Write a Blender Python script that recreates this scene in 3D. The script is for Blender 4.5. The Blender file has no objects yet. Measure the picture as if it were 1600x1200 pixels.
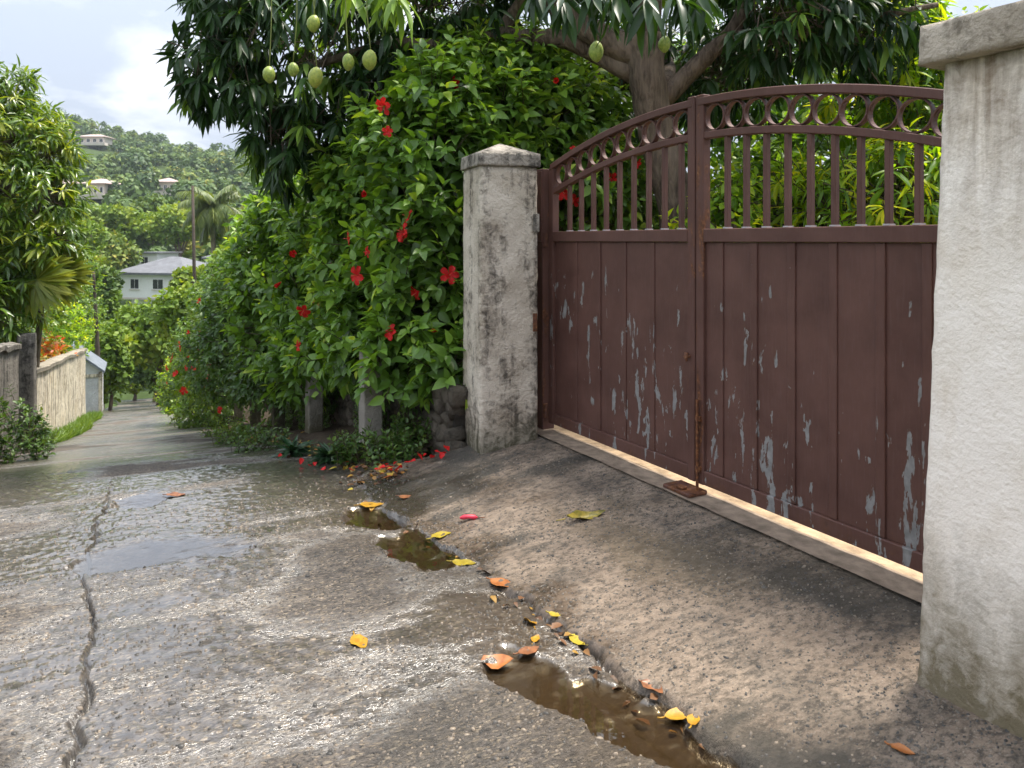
import bpy, bmesh, math, random
import numpy as np
from mathutils import Vector, Matrix

random.seed(7)
RNG = np.random.default_rng(11)
SC = bpy.context.scene
COL = SC.collection

# ------------------------------------------------------------------ camera
# eye at the world origin, looking along +Y; the lens is shifted so that uprights stay upright
F = 1155.0                      # focal length in photo pixels (1600 wide)
HORIZON = 375.0                 # photo row of eye level
cam_d = bpy.data.cameras.new('camera')
cam = bpy.data.objects.new('camera', cam_d)
COL.objects.link(cam)
cam.location = (0, 0, 0)
cam.rotation_euler = (math.radians(90), 0, 0)
cam_d.sensor_width = 36.0
cam_d.lens = F / 1600 * 36.0
cam_d.shift_y = -(600 - HORIZON) / 1600
cam_d.clip_start = 0.05
cam_d.clip_end = 4000
cam_d.dof.use_dof = True
cam_d.dof.focus_distance = 4.2
cam_d.dof.aperture_fstop = 6.0
SC.camera = cam

# ------------------------------------------------------------------ light
SUN_EL, SUN_X, SUN_Y = 69.0, 0.86, 0.50
el = math.radians(SUN_EL)
n_ = math.hypot(SUN_X, SUN_Y)
SUN_DIR = Vector((SUN_X / n_ * math.cos(el), SUN_Y / n_ * math.cos(el), math.sin(el)))
sun_d = bpy.data.lights.new('sun', 'SUN')
sun_d.energy = 3.3
sun_d.angle = math.radians(12.0)
sun_d.color = (1.0, 0.93, 0.82)
sun = bpy.data.objects.new('sun', sun_d)
COL.objects.link(sun)
sun.rotation_euler = SUN_DIR.to_track_quat('Z', 'Y').to_euler()

SKY_STRENGTH = 0.1
CLOUD_SHIFT = (15.3, 0.2, 0.0)
OVERCAST = 0.50
CLOUD_LIGHT = (8.2, 8.4, 8.7)
CLOUD_DARK = (4.1, 4.6, 5.5)
world = bpy.data.worlds.new('World')
SC.world = world
world.use_nodes = True
wn = world.node_tree
wn.nodes.clear()


def make_world():
    N, L = wn.nodes, wn.links
    out = N.new('ShaderNodeOutputWorld')
    bg = N.new('ShaderNodeBackground')
    bg.inputs['Strength'].default_value = SKY_STRENGTH
    sky = N.new('ShaderNodeTexSky')
    sky.sky_type = 'NISHITA'
    sky.sun_disc = False
    sky.sun_elevation = el
    sky.sun_rotation = math.atan2(SUN_X, SUN_Y)
    sky.air_density = 1.0
    sky.dust_density = 1.5
    tc = N.new('ShaderNodeTexCoord')
    sep = N.new('ShaderNodeSeparateXYZ')
    L.new(tc.outputs['Generated'], sep.inputs[0])
    add = N.new('ShaderNodeMath'); add.operation = 'ADD'; add.inputs[1].default_value = 0.36
    mx = N.new('ShaderNodeMath'); mx.operation = 'MAXIMUM'; mx.inputs[1].default_value = 0.0
    L.new(sep.outputs[2], mx.inputs[0]); L.new(mx.outputs[0], add.inputs[0])
    dx = N.new('ShaderNodeMath'); dx.operation = 'DIVIDE'
    dy = N.new('ShaderNodeMath'); dy.operation = 'DIVIDE'
    L.new(sep.outputs[0], dx.inputs[0]); L.new(add.outputs[0], dx.inputs[1])
    L.new(sep.outputs[1], dy.inputs[0]); L.new(add.outputs[0], dy.inputs[1])
    cmb = N.new('ShaderNodeCombineXYZ')
    L.new(dx.outputs[0], cmb.inputs[0]); L.new(dy.outputs[0], cmb.inputs[1])
    L.new(sep.outputs[2], cmb.inputs[2])
    mpc = N.new('ShaderNodeMapping'); mpc.inputs['Location'].default_value = CLOUD_SHIFT
    L.new(cmb.outputs[0], mpc.inputs[0]); cmb = mpc
    n1 = N.new('ShaderNodeTexNoise')
    n1.inputs['Scale'].default_value = 3.0
    n1.inputs['Detail'].default_value = 9
    n1.inputs['Roughness'].default_value = 0.52
    n1.inputs['Distortion'].default_value = 0.35
    L.new(cmb.outputs[0], n1.inputs['Vector'])
    r1 = N.new('ShaderNodeValToRGB')
    r1.color_ramp.elements[0].position = 0.45
    r1.color_ramp.elements[0].color = (*[c / 10 for c in CLOUD_DARK], 1)
    r1.color_ramp.elements[1].position = 0.66
    r1.color_ramp.elements[1].color = (*[c / 10 for c in CLOUD_LIGHT], 1)
    L.new(n1.outputs[0], r1.inputs[0])
    sc10 = N.new('ShaderNodeVectorMath'); sc10.operation = 'SCALE'; sc10.inputs['Scale'].default_value = 10
    L.new(r1.outputs[0], sc10.inputs[0])
    # overcast sky: brighter towards the zenith (CIE standard overcast, 1 + 2 sin(elevation))
    ov = N.new('ShaderNodeMath'); ov.operation = 'MULTIPLY_ADD'
    ov.inputs[1].default_value = 20.0 * OVERCAST; ov.inputs[2].default_value = 10.0 * OVERCAST
    L.new(mx.outputs[0], ov.inputs[0])
    L.new(ov.outputs[0], sc10.inputs['Scale'])
    n2 = N.new('ShaderNodeTexNoise')
    n2.inputs['Scale'].default_value = 0.8
    n2.inputs['Detail'].default_value = 5
    L.new(cmb.outputs[0], n2.inputs['Vector'])
    r2 = N.new('ShaderNodeValToRGB')
    r2.color_ramp.elements[0].position = 0.25; r2.color_ramp.elements[0].color = (0.85, 0.85, 0.85, 1)
    r2.color_ramp.elements[1].position = 0.55; r2.color_ramp.elements[1].color = (0.97, 0.97, 0.97, 1)
    L.new(n2.outputs[0], r2.inputs[0])
    mix = N.new('ShaderNodeMix'); mix.data_type = 'RGBA'
    L.new(r2.outputs[0], mix.inputs[0])
    L.new(sky.outputs[0], mix.inputs[6]); L.new(sc10.outputs[0], mix.inputs[7])
    L.new(mix.outputs[2], bg.inputs[0])
    L.new(bg.outputs[0], out.inputs[0])


make_world()

SC.view_settings.view_transform = 'Standard'
SC.view_settings.look = 'None'
SC.view_settings.exposure = 1.3
SC.view_settings.gamma = 1.0
SC.view_settings.use_curve_mapping = False
SC.render.engine = 'CYCLES'
cy = SC.cycles
cy.use_denoising = True
cy.use_adaptive_sampling = True
cy.adaptive_threshold = 0.02
cy.max_bounces = 8
cy.diffuse_bounces = 4
cy.glossy_bounces = 3
cy.transmission_bounces = 4
cy.transparent_max_bounces = 8
cy.volume_bounces = 0
cy.caustics_reflective = False
cy.caustics_refractive = False
cy.sample_clamp_indirect = 4.0


# ------------------------------------------------------------------ helpers
def at(px, py, Y):
    return np.array([(px - 800) / F * Y, Y, (HORIZON - py) / F * Y])


RU = np.array([-0.446, 0.895])          # along the lane, away from the camera
RV = np.array([0.895, 0.446])           # across the lane, towards the gate


def uv2xy(u, v):
    return RU[0] * u + RV[0] * v, RU[1] * u + RV[1] * v


def xy2uv(x, y):
    return RU[0] * x + RU[1] * y, RV[0] * x + RV[1] * y


def smooth(a, b, x):
    t = np.clip((x - a) / (b - a), 0, 1)
    return t * t * (3 - 2 * t)


def _hash(ix, iy, seed):
    h = (ix.astype(np.int64) * 374761393 + iy.astype(np.int64) * 668265263 + seed * 974711) & 0x7fffffff
    h = ((h ^ (h >> 13)) * 1274126177) & 0x7fffffff
    h = h ^ (h >> 16)
    return (h & 0xffff) / 65535.0


def vnoise(x, y, seed=0):
    x = np.asarray(x, float); y = np.asarray(y, float)
    ix, iy = np.floor(x), np.floor(y)
    fx, fy = x - ix, y - iy
    fx = fx * fx * (3 - 2 * fx); fy = fy * fy * (3 - 2 * fy)
    a = _hash(ix, iy, seed); b = _hash(ix + 1, iy, seed)
    c = _hash(ix, iy + 1, seed); d = _hash(ix + 1, iy + 1, seed)
    return (a * (1 - fx) + b * fx) * (1 - fy) + (c * (1 - fx) + d * fx) * fy


def fbm(x, y, oct=4, seed=0, gain=0.5):
    t, a, s = 0, 1, 0
    for k in range(oct):
        t = t + a * vnoise(x * 2 ** k, y * 2 ** k, seed + 17 * k)
        s += a
        a *= gain
    return t / s


def np_mesh(name, V, Fa, mat=None, smooth_shade=True, attrs=None, mat_idx=None):
    """V (n,3), Fa (m,k) -> mesh data"""
    me = bpy.data.meshes.new(name)
    V = np.ascontiguousarray(V, dtype=np.float32)
    Fa = np.ascontiguousarray(Fa, dtype=np.int32)
    m, k = Fa.shape
    me.vertices.add(len(V)); me.vertices.foreach_set('co', V.ravel())
    me.loops.add(m * k); me.loops.foreach_set('vertex_index', Fa.ravel())
    me.polygons.add(m)
    me.polygons.foreach_set('loop_start', np.arange(0, m * k, k, dtype=np.int32))
    if smooth_shade:
        me.polygons.foreach_set('use_smooth', np.ones(m, dtype=bool))
    for an, arr in (attrs or {}).items():
        a = me.attributes.new(an, 'FLOAT', 'POINT')
        a.data.foreach_set('value', np.ascontiguousarray(arr, dtype=np.float32))
    mats = mat if isinstance(mat, (list, tuple)) else [mat]
    for mm in mats:
        if mm is not None:
            me.materials.append(mm)
    if mat_idx is not None:
        me.polygons.foreach_set('material_index', np.ascontiguousarray(mat_idx, dtype=np.int32))
    me.update(calc_edges=True)
    me.validate()
    return me


def link(name, me, parent=None, loc=None, rotz=None):
    o = bpy.data.objects.new(name, me)
    COL.objects.link(o)
    if parent is not None:
        o.parent = parent
    if loc is not None:
        o.location = loc
    if rotz is not None:
        o.rotation_euler = (0, 0, rotz)
    return o


def tag(o, label=None, cat=None, group=None, kind=None):
    if label: o['label'] = label
    if cat: o['category'] = cat
    if group: o['group'] = group
    if kind: o['kind'] = kind
    return o


def thing(name, label, cat, loc=(0, 0, 0), rotz=0.0, group=None):
    o = bpy.data.objects.new(name, None)
    o.empty_display_size = 0.2
    COL.objects.link(o)
    o.location = loc
    o.rotation_euler = (0, 0, rotz)
    return tag(o, label, cat, group)


class MB:
    """collects polygons of any size, builds one mesh"""
    def __init__(s):
        s.V = []; s.Fa = []; s.mi = []

    def box(s, x0, x1, y0, y1, z0, z1, mi=0):
        b = len(s.V)
        s.V += [(x0, y0, z0), (x1, y0, z0), (x1, y1, z0), (x0, y1, z0), (x0, y0, z1), (x1, y0, z1), (x1, y1, z1), (x0, y1, z1)]
        for f in ((0, 3, 2, 1), (4, 5, 6, 7), (0, 1, 5, 4), (1, 2, 6, 5), (2, 3, 7, 6), (3, 0, 4, 7)):
            s.Fa.append([b + i for i in f]); s.mi.append(mi)
        return s

    def poly(s, pts, mi=0):
        b = len(s.V)
        s.V += [tuple(p) for p in pts]
        s.Fa.append(list(range(b, b + len(pts)))); s.mi.append(mi)
        return s

    def tube(s, pts, rad, n=8, mi=0, jit=0.0, seed=0, caps=True):
        pts = [Vector(p) for p in pts]
        rg = random.Random(seed)
        b = len(s.V)
        prev = None
        for i, p in enumerate(pts):
            t = (pts[min(i + 1, len(pts) - 1)] - pts[max(i - 1, 0)]).normalized()
            if prev is None:
                a = t.orthogonal().normalized()
            else:
                a = (prev - t * prev.dot(t)).normalized()
            prev = a
            c = t.cross(a)
            r = rad[i] if hasattr(rad, '__len__') else rad
            for k in range(n):
                th = 2 * math.pi * k / n
                rr = r * (1 + jit * (rg.random() - .5))
                s.V.append(tuple(p + (a * math.cos(th) + c * math.sin(th)) * rr))
        for i in range(len(pts) - 1):
            for k in range(n):
                k2 = (k + 1) % n
                s.Fa.append([b + i * n + k, b + i * n + k2, b + (i + 1) * n + k2, b + (i + 1) * n + k]); s.mi.append(mi)
        if caps:
            s.Fa.append([b + k for k in range(n)][::-1]); s.mi.append(mi)
            e = b + (len(pts) - 1) * n
            s.Fa.append([e + k for k in range(n)]); s.mi.append(mi)
        return s

    def mesh(s, name, mats, bevel=0.0, smooth_shade=False, segs=1):
        me = bpy.data.meshes.new(name)
        me.from_pydata(s.V, [], s.Fa)
        mats = mats if isinstance(mats, (list, tuple)) else [mats]
        for m in mats:
            me.materials.append(m)
        me.polygons.foreach_set('material_index', s.mi)
        if bevel > 0:
            bm = bmesh.new(); bm.from_mesh(me)
            bmesh.ops.bevel(bm, geom=bm.edges[:], offset=bevel, segments=segs, affect='EDGES', profile=0.6)
            bm.to_mesh(me); bm.free()
        if smooth_shade:
            me.polygons.foreach_set('use_smooth', [True] * len(me.polygons))
        me.update()
        return me

    def build(s, name, mats, parent=None, bevel=0.0, smooth_shade=False, loc=None, rotz=None, segs=1):
        return link(name, s.mesh(name, mats, bevel, smooth_shade, segs), parent, loc, rotz)


def bezier_pts(pts, n=6):
    """Catmull-Rom through the points"""
    P = [Vector(p) for p in pts]
    P = [P[0] * 2 - P[1]] + P + [P[-1] * 2 - P[-2]]
    out = []
    for i in range(1, len(P) - 2):
        for k in range(n):
            t = k / n
            a, b, c, d = P[i - 1], P[i], P[i + 1], P[i + 2]
            out.append(.5 * ((2 * b) + (c - a) * t + (2 * a - 5 * b + 4 * c - d) * t * t + (3 * b - a - 3 * c + d) * t ** 3))
    out.append(P[-2])
    return out


# ------------------------------------------------------------------ materials
class NT:
    def __init__(s, name):
        s.m = bpy.data.materials.new(name)
        s.m.use_nodes = True
        s.t = s.m.node_tree
        s.t.nodes.clear()
        s.out = s.n('ShaderNodeOutputMaterial')
        s._pos = None

    def n(s, typ, **kw):
        nd = s.t.nodes.new(typ)
        for k, v in kw.items():
            setattr(nd, k, v)
        return nd

    def l(s, a, b):
        s.t.links.new(a, b)

    def put(s, sock, v):
        if isinstance(v, bpy.types.NodeSocket):
            s.l(v, sock)
        elif v is not None:
            if hasattr(sock.default_value, '__len__') and not hasattr(v, '__len__'):
                v = [v] * len(sock.default_value)
            if hasattr(sock.default_value, '__len__') and len(v) == 3 and len(sock.default_value) == 4:
                v = (*v, 1)
            sock.default_value = v

    def pos(s, scale=(1, 1, 1), rotz=0.0, objc=False):
        if objc:
            src = s.n('ShaderNodeTexCoord').outputs['Object']
        else:
            src = s.n('ShaderNodeNewGeometry').outputs['Position']
        mp = s.n('ShaderNodeMapping')
        mp.vector_type = 'TEXTURE' if False else 'POINT'
        mp.inputs['Rotation'].default_value = (0, 0, rotz)
        mp.inputs['Scale'].default_value = scale
        s.l(src, mp.inputs[0])
        return mp.outputs[0]

    def noise(s, vec, scale, detail=4, rough=.5, dist=0.0):
        nd = s.n('ShaderNodeTexNoise')
        s.l(vec, nd.inputs['Vector'])
        nd.inputs['Scale'].default_value = scale
        nd.inputs['Detail'].default_value = detail
        nd.inputs['Roughness'].default_value = rough
        nd.inputs['Distortion'].default_value = dist
        return nd.outputs[0]

    def voro(s, vec, scale, feature='F1', out='Distance', rand=1.0):
        nd = s.n('ShaderNodeTexVoronoi', feature=feature)
        s.l(vec, nd.inputs['Vector'])
        nd.inputs['Scale'].default_value = scale
        nd.inputs['Randomness'].default_value = rand
        return nd.outputs[out]

    def ramp(s, fac, stops, interp='LINEAR'):
        nd = s.n('ShaderNodeValToRGB')
        cr = nd.color_ramp
        cr.interpolation = interp
        while len(cr.elements) < len(stops):
            cr.elements.new(0.5)
        for e, (p, c) in zip(cr.elements, stops):
            e.position = p
            e.color = (c, c, c, 1) if not hasattr(c, '__len__') else (*c, 1)
        s.put(nd.inputs[0], fac)
        return nd.outputs[0]

    def mix(s, fac, a, b, mode='MIX'):
        nd = s.n('ShaderNodeMix', data_type='RGBA', blend_type=mode)
        s.put(nd.inputs[0], fac); s.put(nd.inputs[6], a); s.put(nd.inputs[7], b)
        return nd.outputs[2]

    def math(s, op, a, b=None, clamp=False):
        nd = s.n('ShaderNodeMath', operation=op, use_clamp=clamp)
        s.put(nd.inputs[0], a)
        if b is not None:
            s.put(nd.inputs[1], b)
        return nd.outputs[0]

    def attr(s, name):
        nd = s.n('ShaderNodeAttribute', attribute_name=name)
        return nd.outputs['Fac']

    def bump(s, h, strength=.5, dist=.01, normal=None):
        nd = s.n('ShaderNodeBump')
        s.put(nd.inputs['Strength'], strength)
        nd.inputs['Distance'].default_value = dist
        s.l(h, nd.inputs['Height'])
        if normal is not None:
            s.l(normal, nd.inputs['Normal'])
        return nd.outputs[0]

    def bsdf(s, color, rough=.6, normal=None, spec=.5, metallic=0.0, final=True, **kw):
        nd = s.n('ShaderNodeBsdfPrincipled')
        s.put(nd.inputs['Base Color'], color)
        s.put(nd.inputs['Roughness'], rough)
        s.put(nd.inputs['Specular IOR Level'], spec)
        s.put(nd.inputs['Metallic'], metallic)
        for k, v in kw.items():
            s.put(nd.inputs[k], v)
        if normal is not None:
            s.l(normal, nd.inputs['Normal'])
        if final:
            s.l(nd.outputs[0], s.out.inputs[0])
        return nd.outputs[0]


def leaf_mat(name, stops, trans=.35, tcol=None, rough=.38, spec=.5):
    t = NT(name)
    r = t.attr('rnd')
    col = t.ramp(r, stops)
    ns = t.noise(t.pos(), 30, 3)
    col = t.mix(t.ramp(ns, [(.35, 0.0), (.75, .35)]), col, (.5, .5, .5), 'MULTIPLY')
    p = t.bsdf(col, t.ramp(r, [(0, rough - .06), (1, rough + .1)]), None, spec, final=False)
    tr = t.n('ShaderNodeBsdfTranslucent')
    hs = t.mix(1.0, col, tcol or (1.9, 1.75, .55), 'MULTIPLY')
    t.l(hs, tr.inputs[0])
    mx = t.n('ShaderNodeMixShader')
    mx.inputs[0].default_value = trans
    t.l(p, mx.inputs[1]); t.l(tr.outputs[0], mx.inputs[2])
    t.l(mx.outputs[0], t.out.inputs[0])
    return t.m


def simple_mat(name, color, rough=.6, spec=.5, var=.25, scale=6.0, bump=.0, bscale=60., metallic=0.0):
    t = NT(name)
    n = t.noise(t.pos(), scale, 6, .6)
    dark = tuple(c * (1 - var) for c in color)
    lite = tuple(min(1, c * (1 + var)) for c in color)
    col = t.ramp(n, [(.3, dark), (.7, lite)])
    nm = None
    if bump > 0:
        nm = t.bump(t.noise(t.pos(), bscale, 5, .6), bump, .01)
    t.bsdf(col, rough, nm, spec, metallic)
    return t.m


M = {}
M['hib'] = leaf_mat('hibiscus_leaf', [(0, (0.0614, 0.1248, 0.0187)), (0.45, (0.1173, 0.2352, 0.0312)), (0.8, (0.2094, 0.36, 0.0437)), (1, (0.4187, 0.528, 0.0624))], .38)
M['hib_bright'] = leaf_mat('bright_leaf', [(0, (0.049, 0.1105, 0.0154)), (0.45, (0.105, 0.2015, 0.0242)), (0.85, (0.21, 0.312, 0.033)), (1, (0.336, 0.377, 0.044))], .38)
M['vine'] = leaf_mat('vine_leaf', [(0, (0.0355, 0.0829, 0.0172)), (0.5, (0.0712, 0.152, 0.0281)), (1, (0.1398, 0.2304, 0.0343))], .32)
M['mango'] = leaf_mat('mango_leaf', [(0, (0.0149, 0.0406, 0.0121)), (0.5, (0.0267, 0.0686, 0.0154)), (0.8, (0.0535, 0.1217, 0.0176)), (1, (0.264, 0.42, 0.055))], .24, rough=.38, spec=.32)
M['yellow_leaf'] = leaf_mat('garden_leaf', [(0, (0.0586, 0.144, 0.016)), (0.4, (0.1463, 0.288, 0.02)), (0.75, (0.351, 0.486, 0.025)), (1, (0.65, 0.648, 0.04))], .52, (2.0, 1.75, .4))
M['left_tree'] = leaf_mat('lane_tree_leaf', [(0, (0.0435, 0.0963, 0.0144)), (0.5, (0.1087, 0.1925, 0.0198)), (0.85, (0.2173, 0.3025, 0.0216)), (1, (0.3726, 0.385, 0.027))], .3, rough=.3, spec=.6)
M['weed'] = leaf_mat('weed_leaf', [(0, (0.036, 0.077, 0.018)), (0.6, (0.072, 0.143, 0.025)), (1, (0.144, 0.209, 0.04))], .3)
M['rosette'] = leaf_mat('rosette_leaf', [(0, (.014, .045, .018)), (1, (.03, .085, .028))], .15)
M['grass'] = leaf_mat('verge_grass', [(0, (.07, .15, .02)), (1, (.18, .28, .04))], .35)
M['croton'] = leaf_mat('croton_leaf', [(0, (.10, .17, .03)), (.4, (.34, .26, .02)), (.7, (.55, .13, .012)), (1, (.5, .03, .015))], .35, (1.3, 1.1, .5))
M['fan'] = leaf_mat('fan_palm_leaf', [(0, (.12, .18, .02)), (1, (.30, .32, .04))], .4)
M['palm'] = leaf_mat('coconut_leaf', [(0, (0.09, 0.1425, 0.039)), (1, (0.18, 0.225, 0.065))], .25)
M['forest'] = leaf_mat('forest_leaf', [(0, (0.0449, 0.0905, 0.0218)), (0.5, (0.0919, 0.1594, 0.0296)), (0.85, (0.1736, 0.2354, 0.0346)), (1, (0.286, 0.2717, 0.0494))], .15, rough=.55, spec=.3)
M['midtree'] = leaf_mat('valley_tree_leaf', [(0, (0.0696, 0.1359, 0.0178)), (0.5, (0.1438, 0.2356, 0.0218)), (1, (0.3248, 0.3806, 0.0347))], .25, rough=.5, spec=.35)


def petal_mat():
    t = NT('hibiscus_petal')
    n = t.noise(t.pos(), 80, 3)
    col = t.ramp(n, [(.3, (.50, .008, .012)), (.7, (.78, .022, .018))])
    p = t.bsdf(col, .5, None, .3, final=False)
    tr = t.n('ShaderNodeBsdfTranslucent'); t.l(col, tr.inputs[0])
    mx = t.n('ShaderNodeMixShader'); mx.inputs[0].default_value = .35
    t.l(p, mx.inputs[1]); t.l(tr.outputs[0], mx.inputs[2]); t.l(mx.outputs[0], t.out.inputs[0])
    return t.m


M['petal'] = petal_mat()
M['stamen'] = simple_mat('stamen', (.62, .12, .05), .6)
M['twig'] = simple_mat('twig', (.075, .06, .035), .75, .2)
M['stalk'] = simple_mat('fruit_stalk', (.17, .20, .05), .6, .3)


def bark_mat(name, c0, c1, sc=1.0):
    t = NT(name)
    v = t.pos((14 * sc, 14 * sc, 2.6 * sc))
    n = t.noise(v, 1.6, 8, .65, .6)
    n2 = t.noise(t.pos(), 2.2, 4)
    col = t.ramp(n, [(.32, c0), (.6, c1)])
    col = t.mix(t.ramp(n2, [(.45, 0.), (.7, .5)]), col, tuple(c * 1.5 + .03 for c in c1))
    t.bsdf(col, .85, t.bump(n, 1.0, .03), .2)
    return t.m


M['bark'] = bark_mat('mango_bark', (.028, .02, .015), (.16, .12, .088))
M['bark_pale'] = bark_mat('pale_bark', (.07, .055, .04), (.2, .165, .12), .6)


def mango_fruit_mat():
    t = NT('mango_skin')
    n = t.noise(t.pos(objc=True), 9, 4)
    sp = t.ramp(t.voro(t.pos(objc=True), 260), [(.0, 1.0), (.18, 0.)])
    col = t.ramp(n, [(.3, (.22, .27, .04)), (.65, (.38, .40, .07))])
    col = t.mix(t.math('MULTIPLY', sp, .35), col, (.5, .52, .25))
    oi = t.n('ShaderNodeObjectInfo').outputs['Random']
    col = t.mix(t.math('MULTIPLY', oi, .6), col, t.ramp(n, [(.3, (.12, .22, .035)), (.65, (.24, .34, .07))]))
    col = t.mix(t.ramp(t.noise(t.pos(objc=True), 22, 4, .7), [(.66, 0.), (.74, .6)]), col, (.09, .07, .02))
    t.bsdf(col, .42, None, .4, **{'Subsurface Weight': .1})
    return t.m


M['mango_fruit'] = mango_fruit_mat()


def concrete_road():
    t = NT('wet_worn_concrete')
    p = t.pos()
    pr = t.pos((1, 1, 1), rotz=math.atan2(RU[0], RU[1]))     # x across the lane, y along it
    st = t.n('ShaderNodeMapping'); st.inputs['Scale'].default_value = (1.0, 2.6, 1.0)
    t.l(pr, st.inputs[0]); ps = st.outputs[0]
    wet = t.attr('wet')
    mud = t.attr('mud')
    dirt = t.attr('dirt')
    psd = t.n('ShaderNodeVectorMath', operation='ADD')
    nz = t.n('ShaderNodeTexNoise'); t.l(ps, nz.inputs['Vector']); nz.inputs['Scale'].default_value = 18; nz.inputs['Detail'].default_value = 4
    vs_ = t.n('ShaderNodeVectorMath', operation='SCALE'); t.l(nz.outputs['Color'], vs_.inputs[0]); vs_.inputs['Scale'].default_value = .05
    t.l(ps, psd.inputs[0]); t.l(vs_.outputs[0], psd.inputs[1]); psx = psd.outputs[0]
    agg = t.voro(psx, 40, 'F1', 'Distance')
    aggc = t.voro(psx, 40, 'F1', 'Color')
    agg2 = t.voro(ps, 105, 'F1', 'Distance')
    nf = t.noise(ps, 21, 9, .76)
    nl = t.noise(ps, 3.2, 6, .62, .5)
    n_mid = t.noise(ps, 52, 4, .6)
    brk = t.math('MULTIPLY', t.math('SUBTRACT', .5, t.math('ADD', t.math('MULTIPLY', nf, .6), t.math('MULTIPLY', n_mid, .4))), 1.9)
    gate_ = t.ramp(wet, [(.05, 0.), (.3, 1.), (.85, .8), (1., .0)])
    wet = t.math('ADD', wet, t.math('MULTIPLY', brk, gate_), True)
    dirt = t.math('ADD', dirt, t.math('MULTIPLY', brk, t.ramp(dirt, [(.0, 0.), (.3, .7), (1., .2)])), True)
    base = t.ramp(nl, [(.3, (0.094, 0.081, 0.071)), (.5, (0.143, 0.123, 0.108)), (.68, (0.205, 0.177, 0.150))])
    base = t.mix(1.0, base, t.ramp(nf, [(.36, (.35, .34, .33)), (.52, (1., 1., 1.)), (.66, (1.25, 1.22, 1.18))]), 'MULTIPLY')
    gs = t.n('ShaderNodeSeparateColor'); t.l(aggc, gs.inputs[0])
    stone = t.ramp(gs.outputs[0], [(0., (0.048, 0.044, 0.040)), (.3, (0.101, 0.091, 0.083)), (.55, (0.178, 0.153, 0.126)), (.8, (0.297, 0.235, 0.166)), (1., (0.393, 0.329, 0.247))])
    col = t.mix(t.ramp(agg, [(.34, .85), (.58, .1)]), base, stone)
    pits = t.ramp(t.noise(ps, 70, 5, .65), [(.36, .85), (.46, 0.)])
    col = t.mix(pits, col, (.055, .047, .040))
    col = t.mix(t.math('MULTIPLY', dirt, .85), col, (.06, .055, .046))
    col = t.mix(t.math('MULTIPLY', mud, .8), col, (.085, .058, .03))
    wetc = t.mix(1.0, col, (.60, .60, .61), 'MULTIPLY')
    col = t.mix(wet, col, wetc)
    rough = t.ramp(wet, [(0, .8), (.35, .55), (1, .3)])
    h1 = t.math('MULTIPLY', t.ramp(agg, [(.1, 1.), (.6, 0.)]), .6)
    h = t.math('ADD', h1, t.math('MULTIPLY', nf, 1.1))
    h = t.math('ADD', h, t.math('MULTIPLY', agg2, -.5))
    bs = t.ramp(wet, [(0, 1.0), (.5, .65), (.85, .22), (1, .06)])
    nrm = t.bump(h, bs, .016)
    cn = t.bump(h, t.ramp(wet, [(0, .8), (.6, .5), (.9, .16), (1, .05)]), .013)
    nd = t.bsdf(col, rough, nrm, .4, final=False, **{'Coat Weight': t.ramp(wet, [(.08, 0.), (.45, 1.)]), 'Coat Roughness': t.ramp(wet, [(.1, .42), (.6, .24), (.9, .10), (1, .05)]), 'Coat IOR': 1.68})
    t.l(cn, nd.node.inputs['Coat Normal'])
    t.l(nd, t.out.inputs[0])
    return t.m


M['road'] = concrete_road()


def apron_mat():
    t = NT('stained_apron_concrete')
    pr = t.pos((1, 1, 1), rotz=math.atan2(RU[0], RU[1]))
    st = t.n('ShaderNodeMapping'); st.inputs['Scale'].default_value = (1.0, 1.7, 1.0)
    t.l(pr, st.inputs[0]); ps = st.outputs[0]
    wet = t.attr('wet'); dirt = t.attr('dirt'); mud = t.attr('mud')
    nf = t.noise(ps, 20, 9, .76)
    nl = t.noise(ps, 2.6, 6, .6, .4)
    brk = t.math('MULTIPLY', t.math('SUBTRACT', .5, nf), 2.2)
    dirt = t.math('ADD', dirt, t.math('MULTIPLY', brk, t.ramp(dirt, [(.0, .15), (.25, .8), (1., .35)])), True)
    mud = t.math('ADD', mud, t.math('MULTIPLY', brk, t.ramp(mud, [(.0, .0), (.25, .6), (1., .3)])), True)
    agg = t.voro(ps, 60, 'F1', 'Distance')
    col = t.ramp(nl, [(.3, (0.165, 0.125, 0.094)), (.5, (0.262, 0.202, 0.152)), (.72, (0.353, 0.276, 0.209))])
    col = t.mix(1.0, col, t.ramp(nf, [(.38, (.45, .44, .43)), (.52, (1., 1., 1.)), (.66, (1.2, 1.18, 1.15))]), 'MULTIPLY')
    col = t.mix(t.math('MULTIPLY', t.ramp(nf, [(.36, .85), (.5, 0.)]), t.ramp(t.noise(ps, 7, 4, .6), [(.35, .25), (.6, 1.)])), col, (.075, .065, .055))
    col = t.mix(t.ramp(agg, [(.05, .45), (.3, 0.)]), col, (.5, .44, .36))
    col = t.mix(t.math('MULTIPLY', dirt, .9), col, (.05, .047, .040))
    col = t.mix(t.math('MULTIPLY', mud, .7), col, (.11, .08, .045))
    wetc = t.mix(1.0, col, (.45, .44, .44), 'MULTIPLY')
    col = t.mix(wet, col, wetc)
    rough = t.ramp(wet, [(0, .85), (.5, .45), (1, .12)])
    h = t.math('ADD', t.math('MULTIPLY', nf, 1.2), t.math('MULTIPLY', agg, -.4))
    t.bsdf(col, rough, t.bump(h, t.ramp(wet, [(0, 1.0), (1, .15)]), .016), .4)
    return t.m


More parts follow.
